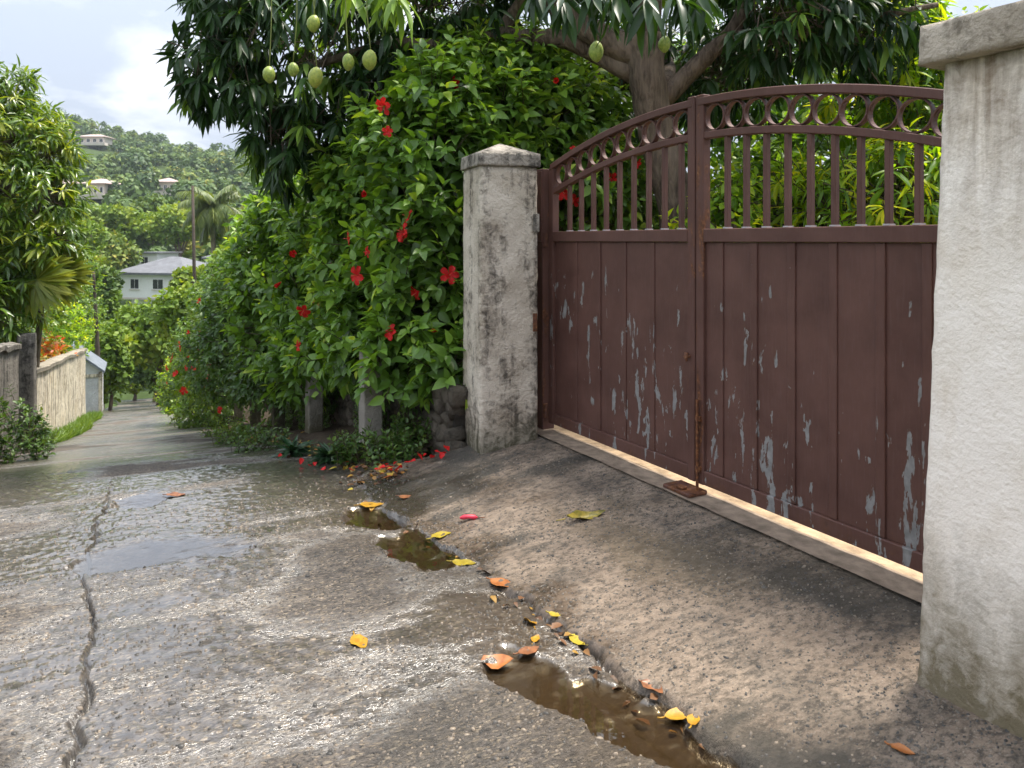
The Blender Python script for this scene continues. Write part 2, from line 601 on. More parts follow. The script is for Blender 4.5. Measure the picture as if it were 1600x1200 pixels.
M['apron'] = apron_mat()
M['drive'] = simple_mat('pale_driveway', (.37, .27, .175), .85, .2, .45, 9, .6, 60)
M['threshold'] = simple_mat('threshold_concrete', (.26, .20, .15), .85, .2, .35, 12, .7, 70)
M['terrain'] = simple_mat('terrain', (.045, .07, .02), .95, .1, .4, .6, .3, 3)
M['garden_soil'] = simple_mat('garden_soil', (.10, .075, .045), .95, .1, .4, 3, .8, 25)
M['bed_soil'] = simple_mat('bed_soil', (.055, .042, .03), .95, .1, .4, 8, 1.0, 40)


def water_mat(name, tint, fac0, gloss_rough=.015, bumpy=.0, ior=1.36):
    t = NT(name)
    fr = t.n('ShaderNodeFresnel'); fr.inputs['IOR'].default_value = 1.36
    tr = t.n('ShaderNodeBsdfTransparent'); tr.inputs[0].default_value = (*tint, 1)
    df = t.n('ShaderNodeBsdfDiffuse'); df.inputs[0].default_value = (.07, .048, .026, 1)
    m0 = t.n('ShaderNodeMixShader'); m0.inputs[0].default_value = fac0
    t.l(tr.outputs[0], m0.inputs[1]); t.l(df.outputs[0], m0.inputs[2])
    gl = t.n('ShaderNodeBsdfGlossy'); gl.inputs['Roughness'].default_value = gloss_rough
    gl.inputs[0].default_value = (1, 1, 1, 1)
    fr.inputs['IOR'].default_value = ior
    if bumpy > 0:
        nm = t.bump(t.noise(t.pos(), 16, 2, .5), bumpy, .004)
        t.l(nm, gl.inputs['Normal']); t.l(nm, fr.inputs['Normal'])
    mx = t.n('ShaderNodeMixShader')
    t.l(t.math('MULTIPLY', fr.outputs[0], 1.6, True), mx.inputs[0])
    t.l(m0.outputs[0], mx.inputs[1]); t.l(gl.outputs[0], mx.inputs[2])
    cl = t.n('ShaderNodeBsdfTransparent')
    rim = t.n('ShaderNodeMixShader')
    t.l(t.ramp(t.attr('depth'), [(0., 0.), (.25, .35), (1., 1.)]), rim.inputs[0])
    t.l(cl.outputs[0], rim.inputs[1]); t.l(mx.outputs[0], rim.inputs[2])
    t.l(rim.outputs[0], t.out.inputs[0])
    return t.m


M['muddy_water'] = water_mat('muddy_water', (.74, .66, .52), .10, .02, .05, 1.5)
M['clear_water'] = water_mat('rain_water', (.80, .78, .74), .05, .04, .08, 1.75)


def gate_paint(name, chips=True, rust=.0):
    t = NT(name)
    p = t.pos()
    sep = t.n('ShaderNodeSeparateXYZ'); t.l(p, sep.inputs[0])
    n = t.noise(p, 3.5, 5, .6)
    col = t.ramp(n, [(.3, (.082, .038, .030)), (.7, (.128, .063, .050))])
    fine = t.noise(t.pos((60, 60, 6)), 1.5, 5, .6)
    col = t.mix(t.ramp(fine, [(.5, 0.), (.8, .25)]), col, (.15, .10, .095))
    rough = .55
    if chips:
        st = t.pos((15, 15, 4.2))
        a = t.noise(st, 1.0, 8, .62, .3)
        b = t.noise(t.pos((1.6, 1.6, 1.1)), 1.0, 2, .5)
        zz = t.math('MULTIPLY', sep.outputs[2], -0.085)
        zt = t.math('MINIMUM', zz, .092)
        s = t.math('ADD', t.math('ADD', a, t.math('MULTIPLY', t.math('SUBTRACT', b, .5), .42)), zt)
        m = t.ramp(s, [(.690, 0.), (.695, 1.)])
        st2 = t.pos((45, 45, 9))
        a2 = t.noise(st2, 1.0, 6, .6)
        s2 = t.math('ADD', a2, t.math('MULTIPLY', zt, .6))
        m2 = t.ramp(s2, [(.75, 0.), (.76, 1.)])
        m = t.math('MAXIMUM', m, m2)
        pc = t.ramp(t.noise(p, 25, 4), [(.3, (.17, .168, .165)), (.7, (.27, .265, .26))])
        halo = t.ramp(s, [(.655, 0.), (.69, .75), (.70, .75)])
        edge = t.math('MULTIPLY', t.ramp(t.math('MULTIPLY', sep.outputs[2], -.5), [(.66, 0.), (.72, 1.)]), t.ramp(t.noise(p, 9, 6, .7), [(.5, 0.), (.68, .8)]))
        rc_ = t.ramp(t.noise(p, 45, 4), [(.3, (.045, .02, .012)), (.7, (.15, .065, .026))])
        col = t.mix(t.math('MAXIMUM', t.math('MULTIPLY', halo, .55), edge), col, rc_)
        col = t.mix(m, col, pc)
        rough = t.math('ADD', t.math('MULTIPLY', m, .25), .52)
    if rust > 0:
        rn = t.noise(t.pos((9, 9, 2.2)), 1.2, 8, .7, .5)
        rm = t.ramp(rn, [(.62 - .16 * rust, 0.), (.70 - .12 * rust, 1.)])
        rc = t.ramp(t.noise(p, 40, 4), [(.3, (.05, .022, .013)), (.55, (.16, .06, .022)), (.75, (.34, .17, .07))])
        col = t.mix(t.math('MULTIPLY', rm, .85), col, rc)
        rough = .6
    h = t.noise(p, 90, 4, .6)
    t.bsdf(col, rough, t.bump(h, .12, .004), .28)
    return t.m


M['gate'] = gate_paint('chipped_brown_paint', True, .0)
M['gate_clean'] = gate_paint('brown_paint', False, .0)
M['gate_rust'] = gate_paint('rusted_brown_paint', False, .55)
M['rust'] = gate_paint('rust_metal', False, 1.5)


def stucco(name, light, mid, dark, dark_amt, mold=True, ground=-1.55, mold_h=.6, streak=.5, warm=None, mold_col=(.085, .078, .045), bump_d=.02, drip=None):
    t = NT(name)
    p = t.pos()
    sep = t.n('ShaderNodeSeparateXYZ'); t.l(p, sep.inputs[0])
    n1 = t.noise(p, 3.2, 7, .62, .4)
    n2 = t.noise(p, 17, 7, .68, .6)
    n3 = t.noise(t.pos((9, 9, 1.1)), 1.0, 6, .6, .3)
    col = t.ramp(n1, [(.3, mid), (.6, light)])
    s = t.math('ADD', t.math('MULTIPLY', n2, .6), t.math('MULTIPLY', n1, -.35))
    s = t.math('ADD', s, t.math('MULTIPLY', n3, streak))
    thr = .62 - dark_amt
    col = t.mix(t.ramp(s, [(thr, 0.), (thr + .16, .9)]), col, dark)
    if warm:
        col = t.mix(t.ramp(t.noise(t.pos((5, 5, 1.4)), 1.0, 6, .6), [(.52, 0.), (.72, .5)]), col, warm)
    if mold:
        g = t.math('DIVIDE', t.math('SUBTRACT', sep.outputs[2], ground), mold_h)
        g = t.math('SUBTRACT', 1.0, g, True)
        ms = t.math('MULTIPLY', g, t.math('ADD', n2, t.math('MULTIPLY', n3, .75)))
        col = t.mix(t.ramp(ms, [(.26, 0.), (.50, .45), (.78, .93)]), col, mold_col)
    if drip is not None:
        g2 = t.math('SUBTRACT', 1.0, t.math('DIVIDE', t.math('SUBTRACT', drip, sep.outputs[2]), .75), True)
        dn = t.math('ADD', t.noise(t.pos((11, 11, .9)), 1.0, 6, .65, .4), t.math('MULTIPLY', n2, .45))
        col = t.mix(t.math('MULTIPLY', g2, t.ramp(dn, [(.58, 0.), (.86, 1.)])), col, (.24, .17, .11))
        sp = t.ramp(t.noise(p, 60, 5, .7), [(.66, 0.), (.74, .8)])
        lowg = t.math('SUBTRACT', 1.0, t.math('DIVIDE', t.math('SUBTRACT', sep.outputs[2], ground), .55), True)
        col = t.mix(t.math('MULTIPLY', sp, t.math('ADD', lowg, .12)), col, (.05, .045, .03))
    h = t.math('ADD', t.noise(p, 48, 6, .65), t.math('MULTIPLY', t.noise(p, 9, 4), 1.3))
    t.bsdf(col, .88, t.bump(h, 1.0, bump_d), .2)
    return t.m


M['pillar_l'] = stucco('mildewed_pillar_stucco', (.70, .62, .52), (.44, .37, .29), (.075, .064, .052), .20, True, -1.68, .5, .6)
M['cap_l'] = stucco('mildewed_cap_concrete', (.46, .41, .35), (.29, .26, .22), (.06, .055, .048), .30, False)
M['pillar_r'] = stucco('white_pillar_stucco', (.95, .87, .78), (.86, .77, .66), (.34, .27, .195), .02, True, -1.62, 1.0, .62, (.60, .47, .32), (.15, .12, .065), .009, .60)
M['cap_r'] = stucco('stained_cap_concrete', (.60, .52, .43), (.38, .32, .25), (.11, .09, .06), .25, False)
M['wall_cream'] = stucco('cream_streaked_wall', (.66, .59, .46), (.52, .46, .36), (.15, .13, .10), .06, False, streak=.95, warm=(.6, .45, .24))
M['wall_dark'] = stucco('blackened_wall', (.22, .20, .175), (.12, .11, .095), (.03, .028, .025), .16, False, streak=.7)
M['coping'] = stucco('mossy_coping', (.33, .29, .23), (.2, .18, .14), (.06, .06, .03), .2, False)
M['post'] = stucco('weathered_post', (.34, .31, .27), (.21, .19, .165), (.06, .055, .045), .13, True, -2.2, .5)
M['hut_wall'] = stucco('hut_render', (.56, .57, .57), (.42, .43, .44), (.2, .2, .2), .0, False)
M['stone'] = stucco('rubble_stone', (.12, .10, .078), (.065, .056, .044), (.02, .018, .014), .2, False)
M['mortar'] = simple_mat('dark_mortar', (.035, .03, .025), .95, .1, .4, 15, .8, 40)
M['house_white'] = simple_mat('house_white', (.76, .76, .75), .8, .2, .06, .5)
M['house_cream'] = simple_mat('house_cream', (.56, .50, .44), .8, .2, .08, .5)
M['roof_grey'] = simple_mat('roof_grey', (.15, .155, .17), .8, .2, .2, 1.5)
M['roof_pink'] = simple_mat('roof_pink', (.42, .33, .30), .8, .2, .12, 1.)
M['glass'] = simple_mat('window_glass', (.03, .035, .04), .12, .6, .1)
M['hut_roof'] = simple_mat('hut_roof', (.16, .18, .21), .7, .3, .2, 5)
M['pole'] = simple_mat('pole_wood', (.075, .06, .048), .85, .2, .3, 6, .5, 50)


def dead_leaf(name, c0, c1, rough=.45):
    t = NT(name)
    n = t.noise(t.pos(), 38, 5, .6, .4)
    col = t.ramp(n, [(.35, c0), (.62, c1)])
    n2 = t.ramp(t.noise(t.pos(), 150, 3), [(.64, 0.), (.72, .7)])
    col = t.mix(n2, col, (.06, .03, .012))
    t.bsdf(col, rough, None, .5)
    return t.m


M['dl_yellow'] = dead_leaf('yellow_leaf', (0.288, 0.133, 0.008), (0.400, 0.226, 0.016))
M['dl_lime'] = dead_leaf('lime_leaf', (.25, .18, .015), (.38, .29, .025))
M['dl_orange'] = dead_leaf('orange_leaf', (0.256, 0.078, 0.016), (0.368, 0.140, 0.040))
M['dl_brown'] = dead_leaf('brown_leaf', (.11, .04, .015), (.25, .10, .04))
M['dl_olive'] = dead_leaf('olive_leaf', (.12, .12, .02), (.35, .26, .04))
M['dl_pink'] = dead_leaf('pink_bud', (.62, .02, .06), (.75, .05, .09))

# ------------------------------------------------------------------ ground heights
PU = np.array([-40, -6, 0, 2, 4, 5.3, 7.2, 8.5, 11.5, 14.5, 18.4, 27, 45, 60, 90])
PZ = np.array([-1.2, -1.50, -1.545, -1.575, -1.645, -1.75, -2.02, -2.26, -2.93, -3.50, -4.28, -5.75, -9.1, -11.6, -15])


def _pchip(x, xs, ys):
    h = np.diff(xs); d = np.diff(ys) / h
    m = np.zeros_like(ys)
    m[1:-1] = np.where(d[:-1] * d[1:] > 0, 2 * d[:-1] * d[1:] / (d[:-1] + d[1:] + 1e-12), 0)
    m[0], m[-1] = d[0], d[-1]
    i = np.clip(np.searchsorted(xs, x) - 1, 0, len(h) - 1)
    t = (x - xs[i]) / h[i]
    h00 = 2 * t ** 3 - 3 * t ** 2 + 1; h10 = t ** 3 - 2 * t ** 2 + t
    h01 = -2 * t ** 3 + 3 * t ** 2; h11 = t ** 3 - t ** 2
    return h00 * ys[i] + h10 * h[i] * m[i] + h01 * ys[i + 1] + h11 * h[i] * m[i + 1]


def prof(u):
    return _pchip(np.clip(np.asarray(u, float), -40, 90), PU, PZ)


# gate line
GL = np.array([0.316, 5.88]); GD = np.array([0.4886, -0.8725]); GN = np.array([0.8725, 0.4886])   # GN points into the garden
GATE_BOT = -1.45
THRESH = -1.512


def gate_coords(x, y):
    return (x - GL[0]) * GD[0] + (y - GL[1]) * GD[1], (x - GL[0]) * GN[0] + (y - GL[1]) * GN[1]


def gutter_v(u):
    g = np.interp(u, [0, 2, 2.7, 3.2, 4.5, 6], [1.68, 1.63, 1.585, 1.53, 1.43, 1.40])
    return g + .05 * (vnoise(u * 2.3, u * 0 + 3.1, 5) - .5) + .05 * (vnoise(u * 8, u * 0 + 1.1, 6) - .5) + .03 * (vnoise(u * 24, u * 0 + 1.1, 7) - .5) + .012 * (vnoise(u * 60, u * 0 + 1.1, 7) - .5)


def mid_crack_v(u):
    return -.23 + .16 * (fbm(u * 1.4, u * 0 + 7.7, 3, 8) - .5) + .05 * (vnoise(u * 14, u * 0 + .4, 9) - .5)


PUDDLES = [  # u, v, half length along lane, half width, depth, shear, bumpiness
    ('gutter', 2.17, 1.44, .50, .165, .022, -.42, .8),
    ('leafy', 4.52, 1.30, .30, .19, .022, .0, .6),
    ('brown', 3.80, 1.36, .36, .19, .022, -.1, .6),
    ('sky', 4.38, .12, .22, .46, .008, -.40, .8),
    ('far', 5.75, .02, .20, .22, .008, .0, .8),
]


def ground_z(u, v, detail=True, want_masks=False):
    u = np.asarray(u, float); v = np.asarray(v, float)
    x, y = uv2xy(u, v)
    gv = gutter_v(u)
    base = prof(u)
    z = base - .018 * np.clip(v + .2, -1.5, 2.2)
    # gutter trough
    z = z - .022 * np.exp(-((v - gv + .06) / .2) ** 2) * smooth(6.5, 5.0, u)
    # apron rises to the gate threshold
    gt, gn = gate_coords(x, y)
    edge = -.16                                   # where the apron meets the threshold strip
    w = np.clip((v - gv) / np.maximum(edge - gn + (v - gv), .05), 0, 1)
    z_road_at = base - .018 * (gv + .2) - .01
    lip = .012 * smooth(3.4, 2.8, u) - .006
    az = z_road_at + lip + (THRESH - .004 - z_road_at - lip) * (w ** .85)
    az = np.where(gn > edge, THRESH - .004, az)
    on_ap = smooth(5.75, 5.25, u)
    m_ap = (v > gv) * on_ap
    z = np.where(v > gv, z * (1 - on_ap) + az * on_ap, z)
    # planted bed beyond the left pillar
    bed = (1 - on_ap) * smooth(1.40, 1.75, v)
    z = z + bed * .07
    # longitudinal crack
    mc = mid_crack_v(u)
    crk = np.exp(-((v - mc) / (.0042 + .009 * vnoise(u * 6, u * 0, 3) ** 2)) ** 2) * smooth(7.5, 5.5, u) * (.55 + .6 * vnoise(u * 2.7, u * 0 + 5, 34))
    crk2 = np.exp(-((v - gv) / (.008 + .016 * vnoise(u * 5, u * 0, 30))) ** 2) * smooth(3.3, 2.9, u) * (.3 + .9 * vnoise(u * 6, u * 0, 31))
    ecrk = np.exp(-((gn - edge) / .014) ** 2) * (gt > -.05) * (gt < 3.2) * .5
    # relief: broad patches, cross ridges, aggregate
    big = fbm(u * 1.1, v * .8, 3, 21) - .5
    ridg = fbm(u * 13, v * 2.2, 4, 22, .6) - .5
    fine = fbm(u * 55, v * 34, 3, 23, .6) - .5
    fade = smooth(14, 6, u)
    apr = 1 - .55 * (v > gv) * on_ap
    rel = .014 * big + .016 * ridg * apr * (.8 + .2 * fade) + .017 * fine * fade
    z = z + rel * np.where(gn > edge - .02, .2, 1.0)
    pm = np.zeros_like(z)
    qn = 2.3 * (fbm(u * 8, v * 4.2, 4, 40, .6) - .5)
    for (nm, pu, pv, a, b, dep, shear, bmp) in PUDDLES:
        q = ((u - pu) / a) ** 2 + ((v - pv - shear * (u - pu)) / b) ** 2 + qn
        ins = np.clip(1.15 - q, 0, 1) ** .6
        lvl = puddle_level(nm)
        k = np.where(v > gv - .012, 0, ins)
        kk = np.clip(k * 2.0, 0, 1)
        z = z * (1 - kk) + kk * (lvl - dep * k + (.030 * ridg + .015 * fine) * bmp)
        pm = np.maximum(pm, k)
    z = z - .045 * crk - .05 * crk2 - .02 * ecrk
    if not want_masks:
        return z
    return z, dict(rel=rel, big=big, ridg=ridg, fine=fine, crk=crk, crk2=crk2, gn=gn, gt=gt, gv=gv, pm=pm, ap=m_ap)


_lv = {}


def puddle_level(nm):
    if nm not in _lv:
        for (n2, pu, pv, a, b, dep, shear, bmp) in PUDDLES:
            uu = pu + a * .95
            zz = float(prof(uu)) - .018 * (pv + .2)
            zz -= .022 * math.exp(-((pv - float(gutter_v(np.array(uu))) + .06) / .2) ** 2) if uu < 6 else 0
            zz += .014 * float(fbm(np.array(uu * 1.1), np.array(pv * .8), 3, 21) - .5)
            _lv[n2] = zz - .001
    return _lv[nm]


def ground_xy(x, y):
    u, v = xy2uv(x, y)
    return ground_z(np.array([u]), np.array([v]))[0]


def ground_hit(px, py):
    """where the view ray of a photo pixel meets the ground"""
    Y = np.linspace(1.6, 60, 12000)
    X = (px - 800) / F * Y; Z = (HORIZON - py) / F * Y
    u, v = xy2uv(X, Y)
    g = ground_z(u, v)
    i = int(np.argmax(Z < g))
    return np.array([X[i], Y[i], g[i]])


# ------------------------------------------------------------------ road and apron
JOINTS = [7.9, 10.3, 12.9, 15.6, 18.8, 22.5, 27, 32, 38]


def build_road():
    us = list(np.arange(-14, -1.2, .25)) + list(np.arange(-1.2, 7.4, .016))
    d = .016
    while us[-1] < 60:
        d *= 1.035
        us.append(us[-1] + min(d, 1.2))
    for j in JOINTS:
        us += [j - .10, j - .03, j, j + .03, j + .10]
    us = np.array(sorted(us))
    vs = np.concatenate([np.arange(-1.95, -.38, .016), np.arange(-.38, -.08, .006), np.arange(-.08, 1.34, .016), np.arange(1.34, 1.74, .009), np.arange(1.74, 3.22, .016)])
    U, V = np.meshgrid(us, vs, indexing='ij')
    Z, mk = ground_z(U, V, want_masks=True)
    X, Y = uv2xy(U, V)
    gn, gt, gv = mk['gn'], mk['gt'], mk['gv']
    # wetness: low places, the wheel track in mid-lane, the gutter, and more with distance
    lowf = fbm(U * 1.5, V * .9, 4, 61)
    strk = fbm(U * 6.5, V * .8, 3, 62)
    bias = .20 * np.exp(-((V - .1) / .5) ** 2) * smooth(1.6, 2.6, U) + .30 * np.exp(-((V - gv + .25) / .3) ** 2) * smooth(1.0, 3.0, U) + .16 * smooth(3.2, 6.0, U) + .10 \
        + .12 * smooth(-.1, -.9, V) * smooth(2.5, 4, U)
    w = (lowf - .5) * 1.7 + (strk - .5) * .35 + bias - (mk['rel'] - .016 * mk['ridg']) * 12
    wet_r = smooth(-.02, .42, w)
    wet_r = wet_r * (1 - .40 * smooth(5.5, 16, U))
    wet_r = np.maximum(wet_r, smooth(.05, .35, mk['pm']))
    apw = smooth(.12, .55, (lowf - .5) * 1.3 + .55 * np.exp(-(V - gv) / .25) + .30 * smooth(3.0, 4.8, U) * smooth(2.6, 1.8, V))
    wet = np.where(V > gv, apw * (gn < -.18), wet_r)
    mud = np.clip(np.exp(-((V - gv + .15) / .32) ** 2) * (.35 + 1.0 * (fbm(U * 3, V * 3, 3, 66) - .3)), 0, 1) * smooth(5.6, 4.8, U)
    mud = np.maximum(mud, (V < gv) * (V > .8) * smooth(.05, .3, mk['pm']) * .9)
    mud = np.where(V > gv, mud * .6 + .8 * smooth(.5, .75, fbm(U * 1.4 + 9, V * 2.2, 4, 71)) * smooth(1.5, 3.5, U), mud)
    dirt = np.zeros_like(Z)
    ds = fbm(U * 1.25 + 4, V * 1.9 + 2, 5, 77)
    stq = fbm(gt * 5.5, gn * 1.3, 4, 79, .6)
    d_ap = smooth(.47, .66, ds * .62 + stq * .38 + .03 * np.exp(-((gn + .3) / .18) ** 2) + .10 * smooth(3.6, 5.0, U))
    # the dark oil patch in front of the right leaf
    d_ap = np.maximum(d_ap, 1.1 * np.exp(-(((gt - 2.25) / .45) ** 2 + ((gn + .60) / .24) ** 2)) * (.2 + 1.2 * ds))
    d_ap = np.maximum(d_ap, .95 * smooth(.42, .6, stq) * np.exp(-(((gt - .35) / .8) ** 2 + ((gn + .32) / .3) ** 2)))
    d_ap = np.maximum(d_ap, .8 * np.exp(-(((gt - 3.2) / .5) ** 2 + ((gn + 1.02) / .14) ** 2)) * (.3 + ds))
    dirt = np.where(V > gv, d_ap * 1.0, (.5 + .35 * smooth(5, 9, U)) * smooth(.50, .68, ds))
    dirt = np.maximum(dirt, np.clip(mk['crk'] * .9 + smooth(.35, .8, mk['crk2']) * .9, 0, 1))
    for j in JOINTS:
        dirt = np.maximum(dirt, .85 * (np.abs(U - j) < .012) * (vnoise(V * 3, V * 0 + j, 3) > .25) * (V < 1.5))
    jl = np.exp(-((V - .55 - .05 * np.sin(U * 2)) / .02) ** 2) * (U > 6.8) * .7
    dirt = np.maximum(dirt, jl)
    nu, nv = U.shape
    idx = np.arange(nu * nv).reshape(nu, nv)
    q = np.stack([idx[:-1, :-1], idx[1:, :-1], idx[1:, 1:], idx[:-1, 1:]], -1)
    q = q[..., ::-1]
    cu = (U[:-1, :-1] + U[1:, 1:]) / 2; cv = (V[:-1, :-1] + V[1:, 1:]) / 2
    cg = (gn[:-1, :-1] + gn[1:, 1:]) / 2
    isap = (cv > gutter_v(cu)) & (cu < 5.55) & (cg < .02)
    isrd = ((cv <= gutter_v(cu)) | (cu >= 5.55)) & (cv < 1.97)
    P = np.stack([X, Y, Z], -1).reshape(-1, 3)
    for name, mask, mat in (('road', isrd, M['road']), ('driveway_apron', isap, M['apron'])):
        f = q[mask]
        used = np.unique(f)
        remap = np.full(len(P), -1); remap[used] = np.arange(len(used))
        me = np_mesh(name, P[used], remap[f], mat, True, dict(wet=wet.ravel()[used], mud=mud.ravel()[used], dirt=dirt.ravel()[used]))
        tag(link(name, me), kind='structure')
    return U, V, Z, idx


U_, V_, Z_, IDX_ = build_road()


def build_puddles():
    X, Y = uv2xy(U_, V_)
    lab = {
        'gutter': ('muddy_water',), 'leafy': ('muddy_water',), 'brown': ('muddy_water',),
        'sky': ('clear_water',), 'far': ('clear_water',), 'near': ('clear_water',), 'mid': ('clear_water',)}
    qn = 2.3 * (fbm(U_ * 8, V_ * 4.2, 4, 40, .6) - .5)
    for (nm, pu, pv, a, b, dep, shear, bmp) in PUDDLES:
        lvl = puddle_level(nm)
        q = ((U_ - pu) / a) ** 2 + ((V_ - pv - shear * (U_ - pu)) / b) ** 2 + qn
        low = (q < 1.22) & (V_ < gutter_v(U_) - .002) & (Z_ < lvl + .0003)
        cell = low[:-1, :-1] | low[1:, :-1] | low[1:, 1:] | low[:-1, 1:]
        f = np.stack([IDX_[:-1, :-1], IDX_[1:, :-1], IDX_[1:, 1:], IDX_[:-1, 1:]], -1)[..., ::-1][cell]
        if len(f) == 0:
            continue
        used = np.unique(f)
        remap = np.full(IDX_.size, -1); remap[used] = np.arange(len(used))
        P = np.stack([X.ravel()[used], Y.ravel()[used], np.full(len(used), lvl)], -1)
        dd = np.clip((lvl - Z_.ravel()[used]) / (.012 if 'muddy' in lab[nm][0] else .007), 0, 1)
        me = np_mesh('puddle', P, remap[f], M[lab[nm][0]], True, dict(depth=dd))
        tag(link('puddle', me), kind='structure')


build_puddles()


# threshold strip and the drive behind the gate
def gp(t, n, z):
    p = GL + GD * t + GN * n
    return (p[0], p[1], z)


def build_threshold():
    nx, ny = 90, 8
    V = []; 
    for i in range(nx + 1):
        for j in range(ny + 1):
            t = -.32 + 3.9 * i / nx; n = -.165 + .19 * j / ny
            V.append(gp(t, n, THRESH + .004 + .006 * (vnoise(np.array(t * 8.), np.array(n * 8.), 2) - .5)))
    F_ = [[i * (ny + 1) + j, (i + 1) * (ny + 1) + j, (i + 1) * (ny + 1) + j + 1, i * (ny + 1) + j + 1] for i in range(nx) for j in range(ny)]
    tag(link('threshold', np_mesh('threshold', np.array(V), np.array(F_), M['threshold'])), kind='structure')
    V = []; nx, ny = 60, 40
    for i in range(nx + 1):
        for j in range(ny + 1):
            t = -.4 + 4.3 * i / nx; n = .022 + 3.2 * j / ny
            V.append(gp(t, n, THRESH + .002 + .008 * (vnoise(np.array(t * 6.), np.array(n * 6.), 3) - .5)))
    F_ = [[i * (ny + 1) + j, (i + 1) * (ny + 1) + j, (i + 1) * (ny + 1) + j + 1, i * (ny + 1) + j + 1] for i in range(nx) for j in range(ny)]
    tag(link('driveway', np_mesh('driveway', np.array(V), np.array(F_), M['drive'])), kind='structure')


build_threshold()

# ------------------------------------------------------------------ terrain
RIDGE_PX = np.array([-3000, -800, -300, 0, 100, 180, 300, 420, 600, 900, 1600, 4000])
RIDGE_PY = np.array([225, 160, 140, 152, 172, 192, 214, 230, 262, 290, 315, 335])


def terrain_z(x, y):
    u, v = xy2uv(x, y)
    p = prof(u)
    side_l = smooth(-1.75, -2.3, v)
    side_r = smooth(1.9, 2.6, v)
    near = p - .16 + side_l * .75
    garden = np.where(u < 6, -1.56, prof(u) * .9 - 1.56 * .1 + .35)
    garden = -1.56 * (1 - smooth(5, 9, u)) + (p + .45) * smooth(5, 9, u)
    near = near * (1 - side_r) + garden * side_r
    yy = np.maximum(y, 1e-3)
    a = np.clip(x / yy, -3, 4)
    pxl = 800 + F * a
    e = (HORIZON - np.interp(pxl, RIDGE_PX, RIDGE_PY)) / F
    r = y
    top = e * 430 - 7
    t = np.clip((r - 78) / 352, 0, 1)
    hill = -12.5 + (top + 12.5) * t ** 1.12
    hill = hill - np.maximum(0, r - 430) * .12
    hill = hill + 9 * (fbm(x / 60, y / 60, 3, 91) - .5) * smooth(90, 160, r)
    k = smooth(42, 90, y)
    return near * (1 - k) + hill * k


def build_terrain():
    rs = [0.01, .6]
    while rs[-1] < 900:
        rs.append(rs[-1] * 1.055 + .02)
    rs = np.array(rs)
    th = np.linspace(0, 2 * math.pi, 300, endpoint=False)
    R, T = np.meshgrid(rs, th, indexing='ij')
    X, Y = R * np.sin(T), R * np.cos(T)
    Z = terrain_z(X, Y)
    u, v = xy2uv(X, Y)
    # keep the sheet under the apron, the threshold and the drive
    gt, gn = gate_coords(X, Y)
    m = (gt > -1.0) & (gt < 5.2) & (gn > -2.2) & (gn < 3.8)
    Z = np.where(m, np.minimum(Z, -1.78), Z)
    m2 = (v > -2.1) & (v < 2.3) & (u < 62)
    Z = np.where(m2, np.minimum(Z, prof(u) - .25), Z)
    nr, nt = R.shape
    idx = np.arange(nr * nt).reshape(nr, nt)
    i2 = np.roll(idx, -1, 1)
    f = np.stack([idx[:-1], i2[:-1], i2[1:], idx[1:]], -1).reshape(-1, 4)[:, ::-1]
    me = np_mesh('ground', np.stack([X, Y, Z], -1).reshape(-1, 3), f, M['terrain'])
    tag(link('ground', me), kind='structure')


build_terrain()

# planting bed under the hedge
def build_bed():
    us = np.concatenate([np.arange(5.35, 9, .04), np.arange(9, 60, .12)]); vs = np.arange(1.42, 3.3, .06)
    U, V = np.meshgrid(us, vs, indexing='ij')
    z = ground_z(U, V)
    Z = z + .03 + .06 * (fbm(U * 5, V * 5, 3, 33) - .4) + .25 * smooth(1.9, 2.6, V) - .09 * smooth(1.60, 1.44, V) - .10 * smooth(5.9, 5.4, U)
    gtb, gnb = gate_coords(*uv2xy(U, V))
    X, Y = uv2xy(U, V)
    n, m = U.shape
    idx = np.arange(n * m).reshape(n, m)
    f = np.stack([idx[:-1, :-1], idx[1:, :-1], idx[1:, 1:], idx[:-1, 1:]], -1)[..., ::-1]
    keep = ~((U[:-1, :-1] < 5.9) & (V[:-1, :-1] > 2.1)) & ~(U[:-1, :-1] < 5.35 + .6 * (V[:-1, :-1] - 1.42))
    me = np_mesh('planting_bed', np.stack([X, Y, Z], -1).reshape(-1, 3), f[keep], M['bed_soil'])
    tag(link('planting_bed', me), kind='structure')


build_bed()

# ------------------------------------------------------------------ gate
GROT = math.atan2(GD[1], GD[0])          # local x runs along the gate towards the camera, local y into the garden
LEAF = 1.65


def arch(t):                              # height of the top rail's upper edge above the world origin, t along both leaves
    return .846 - .256 * ((LEAF - t) / LEAF) ** 2


def arc_rail(t0, t1, drop, h, y0, y1, seg=16):
    mb = MB()
    ring = []
    for i in range(seg + 1):
        t = t0 + (t1 - t0) * i / seg
        z = arch(t) - drop
        ring.append([(t, y0, z - h), (t, y1, z - h), (t, y1, z), (t, y0, z)])
    for r in ring:
        mb.V += r
    for i in range(seg):
        for k in range(4):
            k2 = (k + 1) % 4
            mb.Fa.append([i * 4 + k, i * 4 + k2, (i + 1) * 4 + k2, (i + 1) * 4 + k]); mb.mi.append(0)
    mb.Fa.append([0, 3, 2, 1]); mb.mi.append(0)
    e = seg * 4
    mb.Fa.append([e, e + 1, e + 2, e + 3]); mb.mi.append(0)
    return mb


